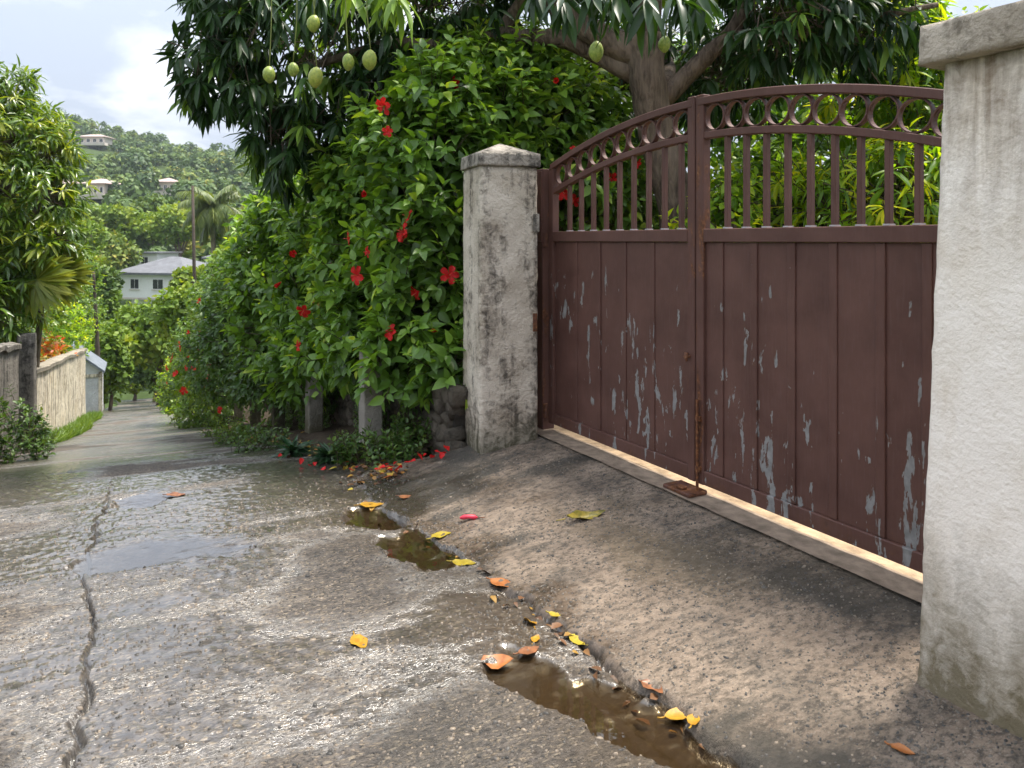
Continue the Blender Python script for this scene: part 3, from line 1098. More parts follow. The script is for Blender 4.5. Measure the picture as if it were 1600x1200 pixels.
def ring_mesh(R, th, depth, n=28):
    mb = MB()
    for k in range(n):
        a = 2 * math.pi * k / n
        for (r, y) in ((R, -depth / 2), (R, depth / 2), (R - th, depth / 2), (R - th, -depth / 2)):
            mb.V.append((r * math.cos(a), y, r * math.sin(a)))
    for k in range(n):
        k2 = (k + 1) % n
        for j in range(4):
            j2 = (j + 1) % 4
            mb.Fa.append([k * 4 + j, k2 * 4 + j, k2 * 4 + j2, k * 4 + j2]); mb.mi.append(0)
    return mb.mesh('ring', M['gate_clean'], smooth_shade=False)


RING = ring_mesh(.079, .007, .034)


def bar(root, name, t0, t1, y0, y1, z0, z1, mat, bevel=.004):
    """box in gate coordinates (t along both leaves), parented to a leaf root"""
    cx, cyy, cz = (t0 + t1) / 2, (y0 + y1) / 2, (z0 + z1) / 2
    mb = MB().box(t0 - cx, t1 - cx, y0 - cyy, y1 - cyy, z0 - cz, z1 - cz)
    o = mb.build(name, mat, root, bevel=bevel)
    o.location = (cx - root['t0'], cyy, cz - GATE_BOT)
    return o


def gate_leaf(t0, t1, label, pickets, battens, rings, hinge_side):
    th = 0.0 if hinge_side < 0 else 2 * LEAF
    p = GL + GD * th
    root = thing('gate_leaf', label, 'gate', (p[0], p[1], GATE_BOT), GROT, 'two leaves of the driveway gate')
    root['t0'] = th
    a, b = t0, t1
    sw = .062
    meet = b if hinge_side < 0 else a
    for (s0, s1) in ((a, a + sw), (b - sw, b)):
        zt = min(arch(s0), arch(s1)) - .012 if True else 0
        ismeet = abs((s0 + s1) / 2 - meet) < .1
        bar(root, 'stile', s0, s1, -.03, .03, GATE_BOT, zt + (.03 if ismeet else -.01), M['gate_rust'] if ismeet else M['gate'])
    bar(root, 'bottom_rail', a + sw, b - sw, -.028, .028, GATE_BOT + .002, GATE_BOT + .085, M['gate'])
    bar(root, 'middle_rail', a + sw, b - sw, -.032, .032, -.012, .066, M['gate_clean'])
    o = arc_rail(a + sw * .3, b - sw * .3, 0.0, .046, -.034, .034).build('top_rail', M['gate_clean'], root, bevel=.004)
    o.location = (-th, 0, -GATE_BOT)
    o = arc_rail(a + sw, b - sw, .205, .042, -.026, .026).build('scroll_rail', M['gate_clean'], root, bevel=.004)
    o.location = (-th, 0, -GATE_BOT)
    for t in pickets:
        bar(root, 'picket', t - .014, t + .014, -.016, .016, .067, arch(t) - .2465, M['gate_clean'], .003)
        bar(root, 'weld_foot', t - .018, t + .018, -.02, .02, .0665, .074, M['weld'], 0)
    for t in rings:
        r = link('ring', RING, root)
        r.location = (t - th, random.uniform(-.002, .002), arch(t) - .1255 - GATE_BOT)
        sl = math.atan2(arch(t + .01) - arch(t - .01), .02)
        r.rotation_euler = (0, -sl, random.uniform(-.12, .12))
    for t, t2 in zip(rings[:-1], rings[1:]):
        mb = MB()
        za, zb = arch(t) - .125 - GATE_BOT, arch(t2) - .125 - GATE_BOT
        mb.tube([(t - th + .052, 0, za - .055), (((t + t2) / 2 - th), .0, (za + zb) / 2), (t2 - th - .052, 0, zb + .055)], .0055, 6)
        mb.build('scroll_link', M['gate_clean'], root, smooth_shade=True)
    edges = [a + sw] + list(battens) + [b - sw]
    for e0, e1 in zip(edges[:-1], edges[1:]):
        bar(root, 'panel', e0 + .002, e1 - .002, -.008 + random.uniform(-.002, .002), .004, GATE_BOT + .086, -.0125, M['gate'], .0015)
    for t in battens:
        bar(root, 'batten', t - .023, t + .023, -.0185, -.0081 + .004, GATE_BOT + .087, -.0128, M['gate'], .003)
    return root


t_ = NT('weld_primer'); t_.bsdf((.45, .42, .42), .7); M['weld'] = t_.m
lp = [.26 + .155 * i for i in range(9)]
rp = [1.884 + .1414 * i for i in range(10)]
gl_ = gate_leaf(0.0, LEAF - .006, 'brown steel gate leaf hung on the post by the grey mildewed pillar', lp, [.36, .65, .945, 1.24],
                [.155 + .151 * i for i in range(10)], -1)
gr_ = gate_leaf(LEAF + .006, 2 * LEAF, 'brown steel gate leaf with chipped paint beside the white pillar', rp, [1.84, 2.09, 2.343, 2.59, 2.842, 3.06],
                [LEAF + .145 + .151 * i for i in range(10)], 1)
# latch on the meeting stiles and the drop bolt, parts of the leaves that carry them
mb = MB().tube([(0, -.05, 0), (0, .0, 0)], .012, 10)
mb.tube([(.0, -.05, .02), (.0, -.058, -.005), (.012, -.06, -.03)], [.014, .013, .006], 8)
o = mb.build('latch', M['rust'], gl_, smooth_shade=True); o.location = (LEAF - .05, 0, -.70 - GATE_BOT)
mb = MB().tube([(0, 0, .0), (0, 0, .55)], .009, 8)
mb.box(-.02, .02, .0, .02, .12, .15).box(-.02, .02, .0, .02, .42, .45)
o = mb.build('drop_bolt', M['rust'], gr_); o.location = (LEAF + .035 - 2 * LEAF, -.046, -.045)

# stop plate on the ground
p = GL + GD * 1.62 + GN * -.07
st = thing('gate_stop', 'small rusty steel stop plate on the ground where the gate leaves meet', 'gate stop', (p[0], p[1], THRESH), GROT)
MB().box(-.13, .10, -.075, .075, .004, .028).build('plate', M['rust'], st, bevel=.006)
MB().box(-.03, .03, -.06, -.02, .029, .046).build('catch', M['rust'], st, bevel=.004)

# steel hinge post beside the left pillar
p = GL + GD * -.085 + GN * -.01
hp = thing('hinge_post', 'rusty brown square steel post against the grey mildewed pillar', 'gate post', (p[0], p[1], THRESH), GROT)
MB().box(-.055, .055, -.055, .055, 0, 2.08).build('post', M['gate_rust'], hp, bevel=.006)
MB().box(-.066, .05, -.066, -.0555, 1.50, 2.06).build('cover_plate', M['gate_clean'], hp, bevel=.003)
for z in (.10, 1.46):
    MB().tube([(.062, -.035, z), (.062, -.035, z + .11)], .017, 10).build('hinge', M['rust'], hp, smooth_shade=False)
MB().box(-.02, -.0555 + .0, -.20, -.07, .55, .68).build('hinge_plate', M['rust'], hp, bevel=.003).location = (-.045, 0, 0)


# ------------------------------------------------------------------ pillars
def rough_box(name, w0, w1, d0, d1, h, mat, parent, seed, amp=.006, seg=26, chamfer=.035, off=(0, 0)):
    """upright block, tapering from w0 x d0 to w1 x d1, with worn edges and uneven faces"""
    def section(w, d):
        c = chamfer
        hx, hy = w / 2, d / 2
        pts = []
        corner = [(hx, -hy), (hx, hy), (-hx, hy), (-hx, -hy)]
        for k in range(4):
            p0 = Vector(corner[k]); p1 = Vector(corner[(k + 1) % 4])
            dv = (p1 - p0).normalized()
            n = 9
            a, b = p0 + dv * c, p1 - dv * c
            for i in range(n + 1):
                pts.append(a + (b - a) * i / n)
            dn = (Vector(corner[(k + 2) % 4]) - p1).normalized()
            pts.append(p1 - dv * c * .29 + dn * c * .29)
        return pts
    mb = MB()
    m = len(section(w0, d0))
    for i in range(seg + 1):
        f = i / seg
        s = section(w0 + (w1 - w0) * f, d0 + (d1 - d0) * f)
        for j, q in enumerate(s):
            ang = j / m * 40
            n = (fbm(np.array(ang * .7), np.array(f * h * 9), 3, seed) - .5) * 2
            n2 = (vnoise(np.array(ang * 3.), np.array(f * h * 30), seed + 5) - .5) * 2
            k = 1 + (n * amp + n2 * amp * .5) / max(q.length, .05)
            mb.V.append((q.x * k + off[0] * f, q.y * k + off[1] * f, f * h))
    for i in range(seg):
        for j in range(m):
            j2 = (j + 1) % m
            mb.Fa.append([i * m + j, i * m + j2, (i + 1) * m + j2, (i + 1) * m + j]); mb.mi.append(0)
    mb.Fa.append([j for j in range(m)][::-1]); mb.mi.append(0)
    mb.Fa.append([seg * m + j for j in range(m)]); mb.mi.append(0)
    return mb.build(name, mat, parent, smooth_shade=True)


def cap_mesh(w, d, h, peak, mat, parent, z, seed, amp=.005):
    """slab with a low hipped top"""
    o = rough_box('cap', w, w * .985, d, d * .985, h, mat, parent, seed, amp, 6, .018)
    me = o.data
    bm = bmesh.new(); bm.from_mesh(me)
    top = [f for f in bm.faces if f.normal.z > .9 and len(f.verts) > 20]
    for f in top:
        r = bmesh.ops.poke(bm, faces=[f])
        r['verts'][0].co.z += peak
    bm.to_mesh(me); bm.free()
    o.location = (0, 0, z)
    return o


def flat_shade_angle(o):
    pass


# left pillar, turned a little less than the gate
LP_ROT = math.radians(-70 + 90)           # its road face normal points left and towards the camera
s_ = .47
near_corner = at(750, 600, 5.50)
rot = math.radians(20)
# local axes: ex runs along the gate-facing side (to the right and back), ey into the row away from the camera
ex = np.array([math.cos(rot), math.sin(rot)]); ey = np.array([-math.sin(rot), math.cos(rot)])
c = near_corner[:2] + ex * s_ / 2 + ey * s_ / 2
lpz = -1.80
left_pillar = thing('gate_pillar', 'grey mildewed concrete gate pillar with a low pointed cap beside the hedge', 'pillar', (c[0], c[1], lpz), rot, 'concrete gate pillars')
rough_box('shaft', s_ * 1.0, s_ * .985, s_, s_ * .985, 2.355, M['pillar_l'], left_pillar, 3, .006, 40, .022)
cap_mesh(s_ * 1.07, s_ * 1.07, .10, .10, M['cap_l'], left_pillar, 2.357, 9)
mb = MB().box(.20, .236, -.26, -.236, 1.1, 1.24)
o = mb.build('bracket', M['rust'], left_pillar, bevel=.003); o.location = (-.012, .02, .0)
mb = MB().box(.19, .236, -.252, -.236, 1.86, 2.0)
mb.build('upper_bracket', M['cap_l'], left_pillar, bevel=.004)

# right pillar: only its road face and far corner are in view; it leans in slightly towards the top
rpx, rpy = 1.405, 2.585
rot_r = GROT
hgt = 2.26
W = .62
Dp = .55
rc = np.array([rpx, rpy]) + GD * W / 2 + GN * Dp / 2
right_pillar = thing('gate_pillar', 'big white stuccoed gate pillar with overhanging slab cap and mould at its foot', 'pillar', (rc[0], rc[1], -1.66), rot_r, 'concrete gate pillars')
rough_box('shaft', W, W * .74, Dp, Dp * .88, hgt, M['pillar_r'], right_pillar, 13, .005, 46, .02)
cap_mesh(W * .74 + .115, Dp * .88 + .115, .132, .05, M['cap_r'], right_pillar, hgt + .002, 19, .007)

# ------------------------------------------------------------------ rubble wall and posts along the hedge
def stone_variant(seed):
    rg = random.Random(seed)
    bm = bmesh.new()
    bmesh.ops.create_cube(bm, size=1)
    bmesh.ops.subdivide_edges(bm, edges=bm.edges[:], cuts=2, use_grid_fill=True)
    for v in bm.verts:
        n = v.co.normalized() * .56
        v.co = v.co * .55 + n * .45
        v.co += Vector((rg.uniform(-1, 1), rg.uniform(-1, 1), rg.uniform(-1, 1))) * .055
    me = bpy.data.meshes.new('stone')
    bm.to_mesh(me); bm.free()
    me.materials.append(M['stone'])
    me.polygons.foreach_set('use_smooth', [True] * len(me.polygons))
    return me


STONES = [stone_variant(i) for i in range(6)]
p0 = uv2xy(5.6, 2.0)
wall_v = 2.2
LROT = math.atan2(RU[1], RU[0])
rw = thing('rubble_wall', 'low dark rubble stone wall under the hibiscus hedge', 'wall', (p0[0], p0[1], float(prof(5.6))), 0)
U0, U1 = 5.42, 14.2
mbw = MB()
segn = 22
for i in range(segn):
    ua, ub = U0 + (U1 - U0) * i / segn, U0 + (U1 - U0) * (i + 1) / segn
    xa, ya = uv2xy(ua, wall_v + .0); xb, yb = uv2xy(ub, wall_v + .0)
    xc, yc = uv2xy(ub, wall_v + .34); xd, yd = uv2xy(ua, wall_v + .34)
    za, zb = float(prof(ua)) - .2, float(prof(ub)) - .2
    ha, hb = .74, .74
    b = len(mbw.V)
    mbw.V += [(xa, ya, za), (xb, yb, zb), (xc, yc, zb), (xd, yd, za), (xa, ya, za + ha), (xb, yb, zb + hb), (xc, yc, zb + hb), (xd, yd, za + ha)]
    for f in ((0, 3, 2, 1), (4, 5, 6, 7), (0, 1, 5, 4), (2, 3, 7, 6)) + (((0, 4, 7, 3),) if i == 0 else ()):
        mbw.Fa.append([b + q for q in f]); mbw.mi.append(0)
core = mbw.build('core', M['mortar'], rw)
core.location = (-p0[0], -p0[1], -float(prof(5.6)))
rgs = random.Random(4)
u = U0
for row in range(6):
    u = U0 + rgs.uniform(-.1, .05)
    while u < (U1 - .2 if row < 5 else 9):
        w = rgs.uniform(.09, .20)
        h = rgs.uniform(.11, .17)
        uc = u + w / 2
        x, y = uv2xy(uc, wall_v + rgs.uniform(-.015, .03))
        z = float(prof(uc)) + .02 + row * .105 + rgs.uniform(-.02, .02)
        o = link('stone', STONES[rgs.randrange(6)], rw)
        o.location = (x - p0[0], y - p0[1], z - float(prof(5.6)))
        o.rotation_euler = (rgs.uniform(-.5, .5), rgs.uniform(-.5, .5), LROT + rgs.uniform(-.15, .15))
        o.scale = (w * 1.04, .15, h)
        u += w

ordn = ['first', 'second', 'third', 'fourth', 'fifth']
for i, (uu, top) in enumerate(((6.35, .95), (8.75, 1.05), (11.3, 1.1), (13.8, 1.15), (16.4, 1.1))):
    x, y = uv2xy(uu, 1.78)
    z = float(ground_z(np.array([uu]), np.array([1.78]))[0])
    nm = ['weathered square concrete fence post nearest the grey pillar under the hedge',
          'concrete fence post second from the grey pillar, vine stems beside it',
          'concrete fence post third from the grey pillar, half hidden by creepers',
          'concrete fence post fourth from the grey pillar, deep in hedge shade',
          'concrete fence post farthest down the lane under the flowering hedge'][i]
    t = thing('fence_post', nm, 'fence post', (x, y, z - .08), LROT + .08 * (i % 2), 'concrete posts along the hedge')
    rough_box('shaft', .185, .175, .17, .165, top, M['post'], t, 40 + i, .004, 14, .012)


# ------------------------------------------------------------------ left side of the lane: walls, hut, poles
def lane_wall(name, label, ua, ub, v0, thick, za, zb, mat, cop, seg=30, seed=0):
    """wall along the lane between two stations; za and zb are its top heights"""
    x0, y0 = uv2xy(ua, v0)
    z0 = float(prof(ua)) - .3
    root = thing(name, label, 'wall', (x0, y0, z0))
    mb = MB(); mc = MB()
    nz = 8
    grid = []
    for i in range(seg + 1):
        f = i / seg
        uu = ua + (ub - ua) * f
        zt = za + (zb - za) * f + .05 * (vnoise(np.array(f * 14.), np.array(1.), seed) - .5)
        zb_ = float(prof(uu)) - .3
        row = []
        for k in range(nz + 1):
            g = k / nz
            dv = .03 * (fbm(np.array(f * seg * .5), np.array(g * 5), 2, seed + 3) - .5)
            x, y = uv2xy(uu, v0 + dv)
            row.append((x - x0, y - y0, zb_ + (zt - zb_) * g - z0))
        x, y = uv2xy(uu, v0 - thick)
        row.append((x - x0, y - y0, zt - z0))
        row.append((x - x0, y - y0, zb_ - z0))
        grid.append(row)
    m = len(grid[0])
    for r in grid:
        mb.V += r
    for i in range(seg):
        for k in range(m - 1):
            mb.Fa.append([i * m + k, (i + 1) * m + k, (i + 1) * m + k + 1, i * m + k + 1]); mb.mi.append(0)
    mb.Fa.append([k for k in range(m)]); mb.mi.append(0)
    mb.Fa.append([seg * m + k for k in range(m)][::-1]); mb.mi.append(0)
    mb.build('wall_face', mat, root, smooth_shade=False)
    for i in range(seg):
        f0, f1 = i / seg, (i + 1) / seg
        for f in ((f0, f1),):
            ps = []
            for q in f:
                uu = ua + (ub - ua) * q
                zt = za + (zb - za) * q + .05 * (vnoise(np.array(q * 14.), np.array(1.), seed) - .5)
                for (dv, dz) in ((.045, .003), (.05, .075), (-thick / 2, .11), (-thick - .045, .07), (-thick - .045, .003)):
                    x, y = uv2xy(uu, v0 + dv)
                    ps.append((x - x0, y - y0, zt + dz + .025 * (vnoise(np.array(q * 40.), np.array(dv * 20), seed + 8) - .5) - z0))
            b = len(mc.V); mc.V += ps
            for k in range(5):
                k2 = (k + 1) % 5
                mc.Fa.append([b + k, b + 5 + k, b + 5 + k2, b + k2]); mc.mi.append(0)
    mc.build('coping', cop, root)
    return root


lane_wall('boundary_wall', 'cream rendered boundary wall with dark drip streaks along the lane', 14.75, 27.2, -1.66, .22, -2.28, -3.55, M['wall_cream'], M['coping'], 60, 3)
lane_wall('boundary_wall', 'blackened taller wall section at the near end of the cream wall', 9.6, 14.15, -1.80, .22, -1.35, -1.72, M['wall_dark'], M['wall_dark'], 24, 5)
x, y = uv2xy(14.45, -1.72)
wp = thing('wall_post', 'tall blackened concrete post at the end of the cream wall', 'post', (x, y, float(prof(14.45)) - .3), LROT)
rough_box('shaft', .26, .25, .26, .25, 2.25, M['wall_dark'], wp, 71, .01, 18, .03)
lane_wall('boundary_wall', 'pale far wall under the round bush further down the lane', 32.5, 46, -1.9, .2, -4.9, -7.1, M['wall_cream'], M['coping'], 20, 9)


def box_house(root, w, d, h, mat, roof_mat, roof='hip', over=.5, rise=1.4, windows=(), pane=None):
    MB().box(0, w, 0, d, 0, h).build('wall', mat, root)
    mb = MB()
    a = [(-over, -over, h + .02), (w + over, -over, h + .02), (w + over, d + over, h + .02), (-over, d + over, h + .02)]
    a2 = [(p[0], p[1], p[2] + .16) for p in a]
    mb.poly(a[::-1])
    for k in range(4):
        mb.poly([a[k], a[(k + 1) % 4], a2[(k + 1) % 4], a2[k]])
    if roof == 'hip':
        r0 = (d / 2, d / 2, h + rise); r1 = (w - d / 2, d / 2, h + rise)
        if w <= d:
            r0 = (w / 2, w / 2, h + rise); r1 = (w / 2, d - w / 2, h + rise)
            mb.poly([a2[0], a2[1], r0]); mb.poly([a2[1], a2[2], r1, r0]); mb.poly([a2[2], a2[3], r1]); mb.poly([a2[3], a2[0], r0, r1])
        else:
            mb.poly([a2[0], a2[1], r1, r0]); mb.poly([a2[1], a2[2], r1]); mb.poly([a2[2], a2[3], r0, r1]); mb.poly([a2[3], a2[0], r0])
    else:
        mb.poly(a2)
    mb.build('roof', roof_mat, root)
    for (side, c0, z0, ww, hh) in windows:
        if side == 'front':
            fr = MB().box(c0, c0 + ww, -.06, .02, z0, z0 + hh).build('window', M['house_white'], root)
            nn = 2 if ww > 1 else 1
            for q in range(nn):
                g = (ww - .16) / nn
                MB().box(c0 + .08 + q * g + .03, c0 + .08 + (q + 1) * g - .03, -.075, -.05, z0 + .08, z0 + hh - .08).build('pane', M['glass'], fr)
        else:
            fr = MB().box(-.06, .02, c0, c0 + ww, z0, z0 + hh).build('window', M['house_white'], root)
            MB().box(-.075, -.05, c0 + .08, c0 + ww - .08, z0 + .08, z0 + hh - .08).build('pane', M['glass'], fr)


# small hut by the end of the cream wall
x, y = uv2xy(30.0, -1.36)
hz = float(prof(30.0)) - .1
hut = thing('roadside_hut', 'small grey rendered hut with a dark pitched roof past the cream wall', 'hut', (x, y, hz), LROT)
mb = MB().box(0, 1.8, 0, .85, 0, 1.75)
mb.build('wall', M['hut_wall'], hut)
mb = MB()
mb.poly([(-.12, -.12, 1.76), (1.92, -.12, 1.76), (1.92, .98, 2.7), (-.12, .98, 2.7)])
mb.poly([(-.12, -.12, 1.68), (-.12, .98, 2.62), (1.92, .98, 2.62), (1.92, -.12, 1.68)])
mb.poly([(-.12, -.12, 1.68), (-.12, -.12, 1.76), (-.12, .98, 2.7), (-.12, .98, 2.62)])
mb.poly([(-.12, -.12, 1.68), (1.92, -.12, 1.68), (1.92, -.12, 1.76), (-.12, -.12, 1.76)])
mb.build('roof', M['hut_roof'], hut)
MB().poly([(.004, 0, 1.75), (.004, .85, 1.75), (.004, .85, 2.45)]).build('gable', M['hut_wall'], hut)
MB().box(-.03, .05, -.05, .07, 0, 1.72).build('corner_post', M['wall_cream'], hut)
MB().box(-.05, -.004, -.02, .87, 1.55, 1.66).build('band', M['wall_cream'], hut)

# poles
b0 = at(150, 610, 29.5); t0_ = at(146, 425, 29.3)
up = thing('utility_pole', 'leaning dark wooden pole beside the small grey hut', 'pole', tuple(b0))
MB().tube(bezier_pts([(0, 0, -.6), (.06, 0, 1.6), (-.02, 0, 3.2), tuple(t0_ - b0)], 4), [.10] * 5 + [.075] * 4 + [.055] * 4, 8).build('shaft', M['pole'], up, smooth_shade=True)
b0 = at(306, 560, 33.); t0_ = at(301, 290, 33.)
up = thing('utility_pole', 'tall slim wooden pole rising behind the flowering hedge near the coconut palm', 'pole', tuple(b0))
MB().tube([(0, 0, -1.), tuple((t0_ - b0) * .5), tuple(t0_ - b0)], [.095, .08, .06], 8).build('shaft', M['pole'], up, smooth_shade=True)


# ------------------------------------------------------------------ houses
# white two-storey house with a grey hipped roof
hb = at(188, 505, 84)
hs = thing('white_house', 'white two-storey house with a grey hipped roof in the valley', 'house', tuple(hb), math.radians(-14))
MB().box(.8, 7.6, .8, 7, -1.5, 2.95).build('lower_wall', M['house_white'], hs)
MB().box(0, 8.4, 0, 7.6, 2.96, 5.55).build('upper_wall', M['house_white'], hs)
MB().box(-.06, 8.46, -.06, 7.66, 2.75, 2.955).build('floor_band', M['house_cream'], hs)
mb = MB()
a = [(-.7, -.7, 5.56), (9.1, -.7, 5.56), (9.1, 8.3, 5.56), (-.7, 8.3, 5.56)]
a2 = [(q[0], q[1], 5.8) for q in a]
mb.poly(a[::-1])
for k in range(4):
    mb.poly([a[k], a[(k + 1) % 4], a2[(k + 1) % 4], a2[k]])
r0, r1 = (3.6, 3.8, 7.5), (4.9, 3.8, 7.5)
mb.poly([a2[0], a2[1], r1, r0]); mb.poly([a2[1], a2[2], r1]); mb.poly([a2[2], a2[3], r0, r1]); mb.poly([a2[3], a2[0], r0])
mb.build('roof', M['roof_grey'], hs)
for (c0, z0, ww, hh) in ((1.35, 3.9, 1.25, 1.2), (4.3, 3.9, 1.5, 1.2), (6.5, 3.9, 1.2, 1.2)):
    fr = MB().box(c0, c0 + ww, -.07, .02, z0, z0 + hh).build('window', M['house_white'], hs)
    for q in range(2):
        g = (ww - .16) / 2
        MB().box(c0 + .08 + q * g + .03, c0 + .08 + (q + 1) * g - .03, -.09, -.06, z0 + .08, z0 + hh - .08).build('pane', M['glass'], fr)
    MB().box(c0 - .08, c0 + ww + .08, -.14, -.075, z0 - .1, z0 - .002).build('sill', M['house_cream'], fr)
dr = MB().box(2.1, 4.3, .70, .82, -1.2, 2.1).build('doorway', M['house_white'], hs)
MB().box(2.25, 4.15, .66, .71, -1.1, 1.95).build('pane', M['glass'], dr)
hb2 = at(211, 420, 96)
h2 = thing('back_house', 'white flat-roofed house block peeping over the grey hipped roof', 'house', tuple(hb2), math.radians(-14))
box_house(h2, 3.4, 4, 2.0, M['house_white'], M['roof_grey'], 'flat', .35, .3, [('front', .9, .6, 1.2, 1.0)])
hb3 = at(321, 428, 70)
h3 = thing('small_house', 'small white house corner beside the coconut palm trunk', 'house', (hb3[0], hb3[1], hb3[2] - 1.2), .1)
box_house(h3, 2.2, 4, 2.6, M['house_white'], M['roof_grey'], 'hip', .3, .6, [('front', .6, 1.2, .8, .8)])


def hill_house(px, py, wpx, Y, label, storeys=1, rot=0.0, mat='house_cream', roofm='roof_pink'):
    b = at(px - wpx / 2, py, Y)
    w = wpx / F * Y
    h = 2.6 * storeys + .3
    root = thing('hill_house', label, 'house', (b[0], b[1], b[2] - h * .5), rot, 'pale houses on the forested hill')
    wins = []
    nw = max(3, int(w / 2.6))
    for s in range(storeys):
        for k in range(nw):
            g = w / nw
            wins.append(('front', k * g + g * .22, s * 2.6 + .5, g * .56, 1.6))
    box_house(root, w, 7, h, M[mat], M[roofm], 'hip', 1.2, 1.7, wins)
    MB().box(-1.2, w + 1.8, -3.2, -.1, -1.3, -.02).build('terrace', M[mat], root)
    return root


hill_house(93, 212, 27, 352, 'pale house high on the ridge close to the lane tree', 2, .2)
hill_house(143, 219, 40, 345, 'wide pale pavilion house with a veranda near the ridge top', 1, .0)
hill_house(92, 303, 46, 205, 'two-level pale house half hidden behind the lane tree on the hillside', 2, .1)
hill_house(150, 296, 30, 200, 'small pale house lower on the hillside, right of the two-level house', 1, -.1)
hill_house(258, 292, 28, 235, 'pink-roofed house in the woods above the coconut palm', 1, .1)

# ------------------------------------------------------------------ foliage machinery
def leaf_template(ss, ww, fold=.35, droop=.25, wave=0.0):
    V = []
    for s, w in zip(ss, ww):
        z = -droop * s * s
        wv = wave * math.sin(s * 9)
        V += [(s, w, z + fold * w + wv), (s, 0, z), (s, -w, z + fold * w - wv)]
    Fq = []
    for i in range(len(ss) - 1):
        a = i * 3
        Fq += [(a, a + 1, a + 4, a + 3), (a + 1, a + 2, a + 5, a + 4)]
    return np.array(V), np.array(Fq)


T_OVATE = leaf_template([0, .14, .38, .7, 1], [.012, .20, .29, .19, .004], .35, .28)
T_OVATE3 = leaf_template([0, .3, .65, 1], [.012, .28, .22, .004], .35, .25)
T_LANCE = leaf_template([0, .12, .38, .7, 1], [.008, .075, .105, .085, .003], .4, .30, .006)
T_LANCE3 = leaf_template([0, .3, .68, 1], [.01, .10, .09, .003], .4, .28)
T_BLADE = leaf_template([0, .35, .7, 1], [.035, .04, .028, .002], .3, .5)
T_STRAP = leaf_template([0, .25, .6, 1], [.06, .13, .11, .004], .4, .55)
T_QUAD = (np.array([(0, .0, 0), (.45, -.42, -.05), (1, .0, -.12), (.5, .42, -.05)]), np.array([(0, 1, 2, 3)]))
T_TUFT = leaf_template([0, .5, 1], [.18, .38, .05], .3, .2)


def rot_frames(d, up):
    """rotation matrices with x = d, z close to up; arrays (n,3)"""
    d = d / np.linalg.norm(d, axis=1, keepdims=True)
    z = up - d * np.sum(up * d, 1, keepdims=True)
    z = z / np.maximum(np.linalg.norm(z, axis=1, keepdims=True), 1e-6)
    y = np.cross(z, d)
    return np.stack([d, y, z], -1)


class Leaves:
    def __init__(s):
        s.P, s.R, s.S, s.C = [], [], [], []

    def add(s, P, R, S, C):
        s.P.append(P); s.R.append(R); s.S.append(S); s.C.append(C)

    def arrays(s):
        return np.concatenate(s.P), np.concatenate(s.R), np.concatenate(s.S), np.concatenate(s.C)


def leaf_mesh(name, P, R, S, C, tmpl, mat):
    V, Fq = tmpl
    W = np.einsum('nij,kj->nki', R, V) * S[:, None, None] + P[:, None, :]
    n, k = W.shape[:2]
    f = (Fq[None] + (np.arange(n) * k)[:, None, None]).reshape(-1, 4)
    return np_mesh(name, W.reshape(-1, 3), f, mat, True, dict(rnd=np.repeat(C, k)))


def unit(v):
    return v / np.maximum(np.linalg.norm(v, axis=-1, keepdims=True), 1e-9)


def sample_lobes(lobes, n, shell=(.72, 1.0), rng=RNG, cull=.62, low=None):
    """points and outward directions on the skins of overlapping ellipsoids"""
    A = np.array([(l[1][0] * l[1][1] + l[1][1] * l[1][2] + l[1][0] * l[1][2]) for l in lobes])
    A = A / A.sum()
    P, D = [], []
    for (c, r), a in zip(lobes, A):
        m = int(n * a * 1.35) + 4
        d = unit(rng.normal(size=(m, 3)))
        k = rng.uniform(shell[0], shell[1], (m, 1))
        k = k * (1 + .16 * (rng.random((m, 1)) - .5))
        p = np.array(c) + d * np.array(r) * k
        o = unit(d / np.array(r))
        ok = np.ones(m, bool)
        for (c2, r2) in lobes:
            if c2 is c:
                continue
            q = np.linalg.norm((p - np.array(c2)) / np.array(r2), axis=1)
            ok &= q > cull
        P.append(p[ok]); D.append(o[ok])
    P = np.concatenate(P); D = np.concatenate(D)
    if len(P) > n:
        i = rng.permutation(len(P))[:n]
        P, D = P[i], D[i]
    return P, D


def shoots(P, D, nl, L, slen, rng=RNG, lift=.35, droop=.15, open_=.75, cbase=None, tipbright=.25, upmix=.8):
    """leafy shoots: nl leaves spiralling up each stem"""
    n = len(P)
    D = unit(D + np.array([0, 0, lift]) + rng.normal(size=(n, 3)) * .30)
    a1 = unit(np.cross(D, rng.normal(size=(n, 3))))
    a2 = np.cross(D, a1)
    out = Leaves()
    cb = rng.random(n) if cbase is None else cbase
    ln = slen * rng.uniform(.6, 1.25, n)
    ph = rng.random(n) * 6.28
    for k in range(nl):
        s = (k + .3) / nl
        th = ph + k * 2.4 + rng.normal(size=n) * .3
        o = a1 * np.cos(th)[:, None] + a2 * np.sin(th)[:, None]
        ld = unit(o * open_ + D * (.25 + .75 * s) + np.array([0, 0, -droop]) + rng.normal(size=(n, 3)) * .18)
        pos = P + D * (ln * (s - .3))[:, None] + o * .008
        up = unit(np.array([0, 0, 1.]) * upmix + D * .5 + rng.normal(size=(n, 3)) * .35)
        R = rot_frames(ld, up)
        S = L * rng.uniform(.5, 1.2, n) * (1.1 - .5 * s)
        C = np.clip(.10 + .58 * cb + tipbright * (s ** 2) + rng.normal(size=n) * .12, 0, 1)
        out.add(pos, R, S, C)
    return out, (P, D, ln)


